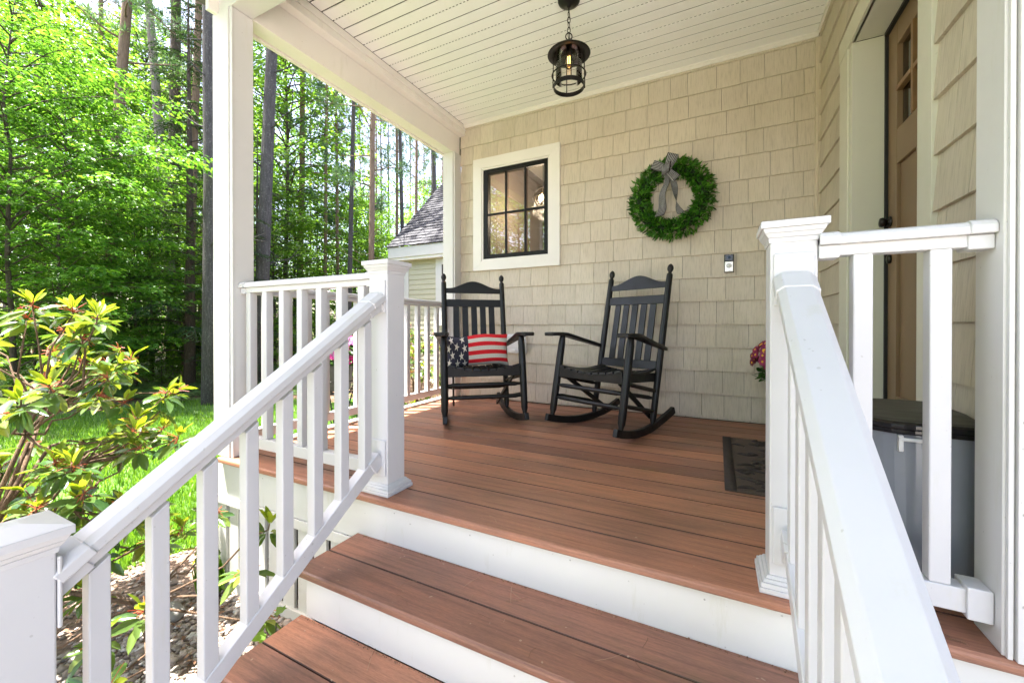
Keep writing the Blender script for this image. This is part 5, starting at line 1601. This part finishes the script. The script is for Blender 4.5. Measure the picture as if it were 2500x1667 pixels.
# --- ferns on the forest floor
g_ = np.random.default_rng(51); out = []
for i in range(420):
    px = g_.uniform(-60, 760); d = g_.uniform(7.4, 13.5); x, y = at(px, d)
    if inpoly(np.array([x]), np.array([y]), lawn_poly)[0]: continue
    for q in range(5):
        az = g_.uniform(0, 6.28); L = g_.uniform(.28, .55); k_ = 13; u = np.linspace(.12, 1, k_); el = 1.05 - 1.2 * u
        sx = np.cumsum(np.cos(el)) * L / k_; sz = np.cumsum(np.sin(el)) * L / k_
        b_ = np.stack([x + np.cos(az) * sx, y + np.sin(az) * sx, GZ + sz], 1)
        for sg in (-1, 1):
            la = az + sg * 1.25; wl_ = .10 * np.sin(np.pi * np.clip(u * .93 + .05, 0, 1)) + .01
            out.append(leaf_arrays(b_, np.tile([0, 0, 1.0], (k_, 1)) + g_.normal(0, .15, (k_, 3)), np.tile([np.cos(la), np.sin(la), -.15], (k_, 1)), wl_, np.full(k_, .026), .05, np.clip(g_.normal(.5, .2, k_), 0, 1)))
V_, F_, r_ = catm(out)
kind(npmesh('ferns', V_, F_, r_, FERN), 'stuff', 'pale green ferns along the edge of the wood', 'ferns')

# --- rhododendrons
def rhododendron(label, base, whorls, seed, lean=(0, 0)):
    g_ = np.random.default_rng(seed)
    t = thing('rhododendron', label, 'shrub', base)
    st = MB(); LV = []; YV = []; SV = MB()
    bz = np.array(base)
    hubs = [bz + np.array([g_.normal(0, .12), g_.normal(0, .12), g_.uniform(.15, .45)]) for _ in range(6)]
    for hb in hubs: st.tube([tuple(bz + g_.normal(0, .03, 3) * np.array([1, 1, 0])), tuple((bz + hb) / 2 + g_.normal(0, .03, 3)), tuple(hb)], [.016, .014, .011], 7)
    W_ = np.array(whorls); nodes = []
    for i in g_.choice(len(W_), 24, replace=False):
        h0 = min(hubs, key=lambda h: np.linalg.norm(h - W_[i])); nd = h0 + (W_[i] - h0) * g_.uniform(.45, .7) + g_.normal(0, .03, 3)
        md = (h0 + nd) / 2 + g_.normal(0, .035, 3)
        st.tube([tuple(h0), tuple(md), tuple(nd)], [.010, .009, .0075], 7); nodes.append(nd)
    for w_ in whorls:
        w_ = np.array(w_)
        hb = min(nodes, key=lambda h: np.linalg.norm(h - w_))
        d = w_ - hb; mid = hb + d * .5 + np.array([g_.normal(0, .05), g_.normal(0, .05), -.06 * np.linalg.norm(d)])
        q1 = hb + (mid - hb) * .5 + g_.normal(0, .02, 3); q2 = mid + (w_ - mid) * .5 + g_.normal(0, .025, 3)
        st.tube([tuple(hb), tuple(q1), tuple(mid), tuple(q2), tuple(w_)], [.0055, .005, .0042, .0036, .003], 6)
        up = unit(np.array([d[0] * .5, d[1] * .5, abs(d[2]) * .5 + .5]) + g_.normal(0, .15, 3))
        k_ = g_.integers(9, 15); a = np.arange(k_) * 2 * np.pi / k_ * 1.7 + g_.normal(0, .25, k_)
        e1 = unit(np.cross(up, [0.3, .9, .1])); e2 = np.cross(up, e1)
        rad = e1 * np.cos(a)[:, None] + e2 * np.sin(a)[:, None]
        ax = rad + up * g_.normal(-.12, .38, k_)[:, None]
        LV.append(rleaf_arrays(w_ - up * .012 + rad * .012, up + g_.normal(0, .25, (k_, 3)), ax, g_.uniform(.064, .108, k_), g_.uniform(.028, .041, k_), np.clip(g_.normal(.42, .27, k_), 0, 1), .22, .22))
        if g_.random() < .85:
            k_ = g_.integers(4, 9); a = g_.uniform(0, 6.28, k_); rad = e1 * np.cos(a)[:, None] + e2 * np.sin(a)[:, None]
            c_ = w_ + up * .028
            YV.append(rleaf_arrays(c_ + rad * .006, rad * -.6 + up * .3 + g_.normal(0, .2, (k_, 3)), rad * g_.uniform(.3, .8, k_)[:, None] + up * 1.0, g_.uniform(.045, .085, k_), g_.uniform(.018, .028, k_), g_.random(k_), .2, .15))
            st.tube([tuple(w_), tuple(c_)], [.003, .0025], 5)
        if g_.random() < .8:
            for q in range(g_.integers(9, 16)):
                dd_ = unit(g_.normal(0, .8, 3) + np.array([0, 0, .25])); c_ = w_ + up * .012; L = g_.uniform(.030, .060)
                SV.tube([tuple(c_), tuple(c_ + dd_ * L * .5 + np.array([0, 0, .004])), tuple(c_ + dd_ * L)], [.0018, .0014, .0013], 4, g_.random())
    obj('stems', st, TWIG, t, smooth=True)
    npmesh('leaves', *catm(LV), RHODO, t); npmesh('young_leaves', *catm(YV), RHODOY, t)
    obj('flower_stalks', SV, RUST, t)
    return t
g_ = np.random.default_rng(61); WL = []
while len(WL) < 104:
    v = g_.uniform(-1, 1, 3); q = np.array([-2.78, .62, .22]) + v * np.array([.68, .56, .70])
    e_ = v[0] ** 2 + v[1] ** 2 + v[2] ** 2
    if e_ > 1 or e_ < .20 or q[0] > -2.02: continue
    WL.append(q)
for i in range(24):
    WL.append(np.array([g_.uniform(-2.55, -1.62), g_.uniform(.42, 1.12), g_.uniform(-.60, -.12)]) if i % 2 else np.array([g_.uniform(-2.9, -2.1), g_.uniform(.55, 1.15), g_.uniform(-.55, .2)]))
rhododendron('leggy rhododendron with yellow new leaves and spent flowers beside the left stair railing', (-2.62, .58, GZ), WL, 62)
WL = []
while len(WL) < 95:
    v = g_.uniform(-1, 1, 3)
    if v @ v < 1 and v @ v > .2: WL.append(np.array([-3.55, 4.1, .0]) + v * np.array([.62, .75, .72]))
rhododendron('rounded rhododendron seen through the side railing in front of the garage', (-3.55, 4.1, GZ), WL, 63)
# hosta under the planter
ho = thing('hosta_plant', 'broad leaved hosta under the iron planter stand', 'plant', (-2.75, 2.62, GZ))
g_ = np.random.default_rng(71); k_ = 60; a = g_.uniform(0, 6.28, k_); hh = g_.uniform(.25, .75, k_)
b_ = np.stack([-2.75 + .1 * np.cos(a), 2.62 + .1 * np.sin(a), GZ + hh], 1)
npmesh('leaves', *rleaf_arrays(b_, np.tile([0, 0, 1.0], (k_, 1)) + g_.normal(0, .3, (k_, 3)), np.stack([np.cos(a), np.sin(a), g_.normal(.1, .3, k_)], 1), g_.uniform(.12, .2, k_), g_.uniform(.07, .11, k_), np.clip(g_.normal(.6, .2, k_), 0, 1), .2, .25), BEECH, ho)
m = MB()
for q in range(k_): m.tube([(-2.75, 2.62, GZ), tuple(b_[q])], [.006, .003], 4)
obj('stems', m, bpy.data.materials['green_stem'], ho)
# rock, grass tuft and weed beside the steps
def rock(label, c_, s3, seed):
    import bmesh
    g_ = np.random.default_rng(seed); bm = bmesh.new(); bmesh.ops.create_icosphere(bm, subdivisions=3, radius=1)
    off = g_.uniform(0, 10, 3)
    from mathutils import noise as mn
    for v in bm.verts:
        k_ = 1 + .22 * mn.noise(Vector(v.co) * 1.3 + Vector(off)) + .07 * mn.noise(Vector(v.co) * 4 + Vector(off))
        v.co = Vector((v.co.x * s3[0], v.co.y * s3[1], v.co.z * s3[2])) * k_
    me = bpy.data.meshes.new('rock'); bm.to_mesh(me); bm.free(); me.materials.append(CONCRETE)
    for p in me.polygons: p.use_smooth = True
    o = bpy.data.objects.new('rock', me); C.objects.link(o); o.location = c_; tag(o, label, 'rock'); return o
rock('rounded grey tan stone lying in the pebbles beside the steps', (-2.34, 1.0, GZ + .02), (.060, .048, .042), 3)
rock('flat pale stone edging the bed by the porch corner', (-2.75, 1.62, GZ + .02), (.13, .10, .05), 5)
gt = thing('grass_tuft', 'tuft of wild grass at the porch skirt corner', 'grass tuft', (-2.36, 1.19, GZ))
g_ = np.random.default_rng(81); k_ = 70; a = g_.uniform(0, 6.28, k_); L = g_.uniform(.08, .24, k_)
npmesh('blades', *leaf_arrays(np.stack([-2.36 + g_.normal(0, .035, k_), 1.17 + g_.normal(0, .02, k_), np.full(k_, GZ)], 1), np.stack([np.cos(a), np.sin(a), np.full(k_, .2)], 1), np.stack([np.cos(a) * .55, np.sin(a) * .55 - .15, np.ones(k_)], 1), L, np.full(k_, .007), .1, g_.random(k_), .35), GRASSM, gt)
wd_ = thing('weed_seedling', 'small bright green maple seedling between the steps and the skirt', 'plant', (-1.63, 1.06, GZ))
def lobed(c_, nrm, ax, s_, vs, fs):
    nrm = Vector(nrm).normalized(); ax = Vector(ax).normalized(); sd2 = ax.cross(nrm).normalized()
    out_ = [(0, 0), (-.25, .12), (-.48, .10), (-.38, .30), (-.55, .55), (-.28, .52), (-.20, .75), (0, 1.0), (.20, .75), (.28, .52), (.55, .55), (.38, .30), (.48, .10), (.25, .12)]
    o = len(vs); vs.append(Vector(c_) + ax * s_ * .35)
    for u, v in out_: vs.append(Vector(c_) + sd2 * u * s_ + ax * v * s_ - nrm * s_ * .12 * (u * u * 2 + (v - .4) ** 2))
    for i in range(len(out_)): fs.append((o, o + 1 + i, o + 1 + (i + 1) % len(out_)))
vs = []; fs = []
for (dx, dy, dz, s_, a) in ((.0, .0, .16, .11, .4), (-.05, -.03, .12, .10, 2.0), (.05, .04, .20, .10, -1.0), (.02, -.07, .22, .09, -1.9), (-.03, .06, .24, .08, 3.0)):
    lobed((-1.63 + dx * .7, 1.06 + dy * .7, GZ - .06 + dz), (.25, -.3, 1), (math.cos(a), math.sin(a), .1), s_ * .62, vs, fs)
npmesh('leaves', np.array([tuple(v) for v in vs]), np.array(fs), np.repeat(.7, len(fs)), MAPLE, wd_)
m = MB(); m.tube([(-1.63, 1.06, GZ), (-1.63, 1.06, GZ + .17)], [.004, .002], 5); obj('stem', m, bpy.data.materials['green_stem'], wd_)
# fallen pine needles on the deck and steps
m = MB(); nr = random.Random(91)
spots = []
for q in range(46):
    z, y0, y1 = nr.choice([(.0015, 1.25, 2.4), (-.1785, .97, 1.22), (-.1785, .97, 1.22), (-.3585, .71, .96), (-.3585, .71, .96)])
    spots.append((nr.uniform(-1.25, .1), nr.uniform(y0, y1), z))
for q in range(9): spots.append((nr.uniform(.30, .50), nr.uniform(1.23, 1.27), .0015))
for x, y, z in spots:
    a = nr.uniform(0, 6.28); L = nr.uniform(.03, .085); b_ = nr.uniform(-.6, .6)
    pts = [(x + math.cos(a + b_ * t_) * L * t_, min(y + math.sin(a + b_ * t_) * L * t_, 3.3), z + .0008 + .003 * math.sin(3 * t_)) for t_ in np.linspace(0, 1, 5)]
    m.tube(pts, .0007, 4, nr.random())
kind(obj('pine_needles', m, litter_mat()), 'stuff', 'loose brown pine needles fallen on the deck and steps', 'pine needles')

# grit caught where the treads meet the risers, and nail heads in the white boards
m = MB(); gr2 = random.Random(17)
for (yy, zz) in ((1.2405, -.18), (.9775, -.36)):
    for q in range(330):
        x = gr2.uniform(-1.33, .22); r_ = gr2.uniform(.0008, .0026) * (1.6 if gr2.random() < .06 else 1); y = yy - abs(gr2.gauss(0, .0035)); z = zz + r_ * .6
        m.poly([(x - r_, y, z), (x, y - r_, z), (x + r_, y, z), (x, y + r_, z), (x, y, z + r_), (x, y, z - r_)], gr2.random(), [(0, 1, 4), (1, 2, 4), (2, 3, 4), (3, 0, 4), (1, 0, 5), (2, 1, 5), (3, 2, 5), (0, 3, 5)])
kind(obj('grit', m, litter_mat()), 'stuff', 'dark grit and crumbs caught along the back of the treads', 'grit')
for x, z in ((-1.16, -.055), (-.80, -.06), (-.42, -.052), (-.03, -.06), (-2.36, -.05), (-2.02, -.06), (-1.66, -.055), (.33, -.06), (.66, -.055)):
    m = MB(); m.lathe([(.0028, 0), (.0026, .0008)], (0, 0, 0), 8); m.v = [(x + a, 1.2469 - c_, z + b_) for a, b_, c_ in m.v]
    obj('nail_head', m, NAILM, deck)
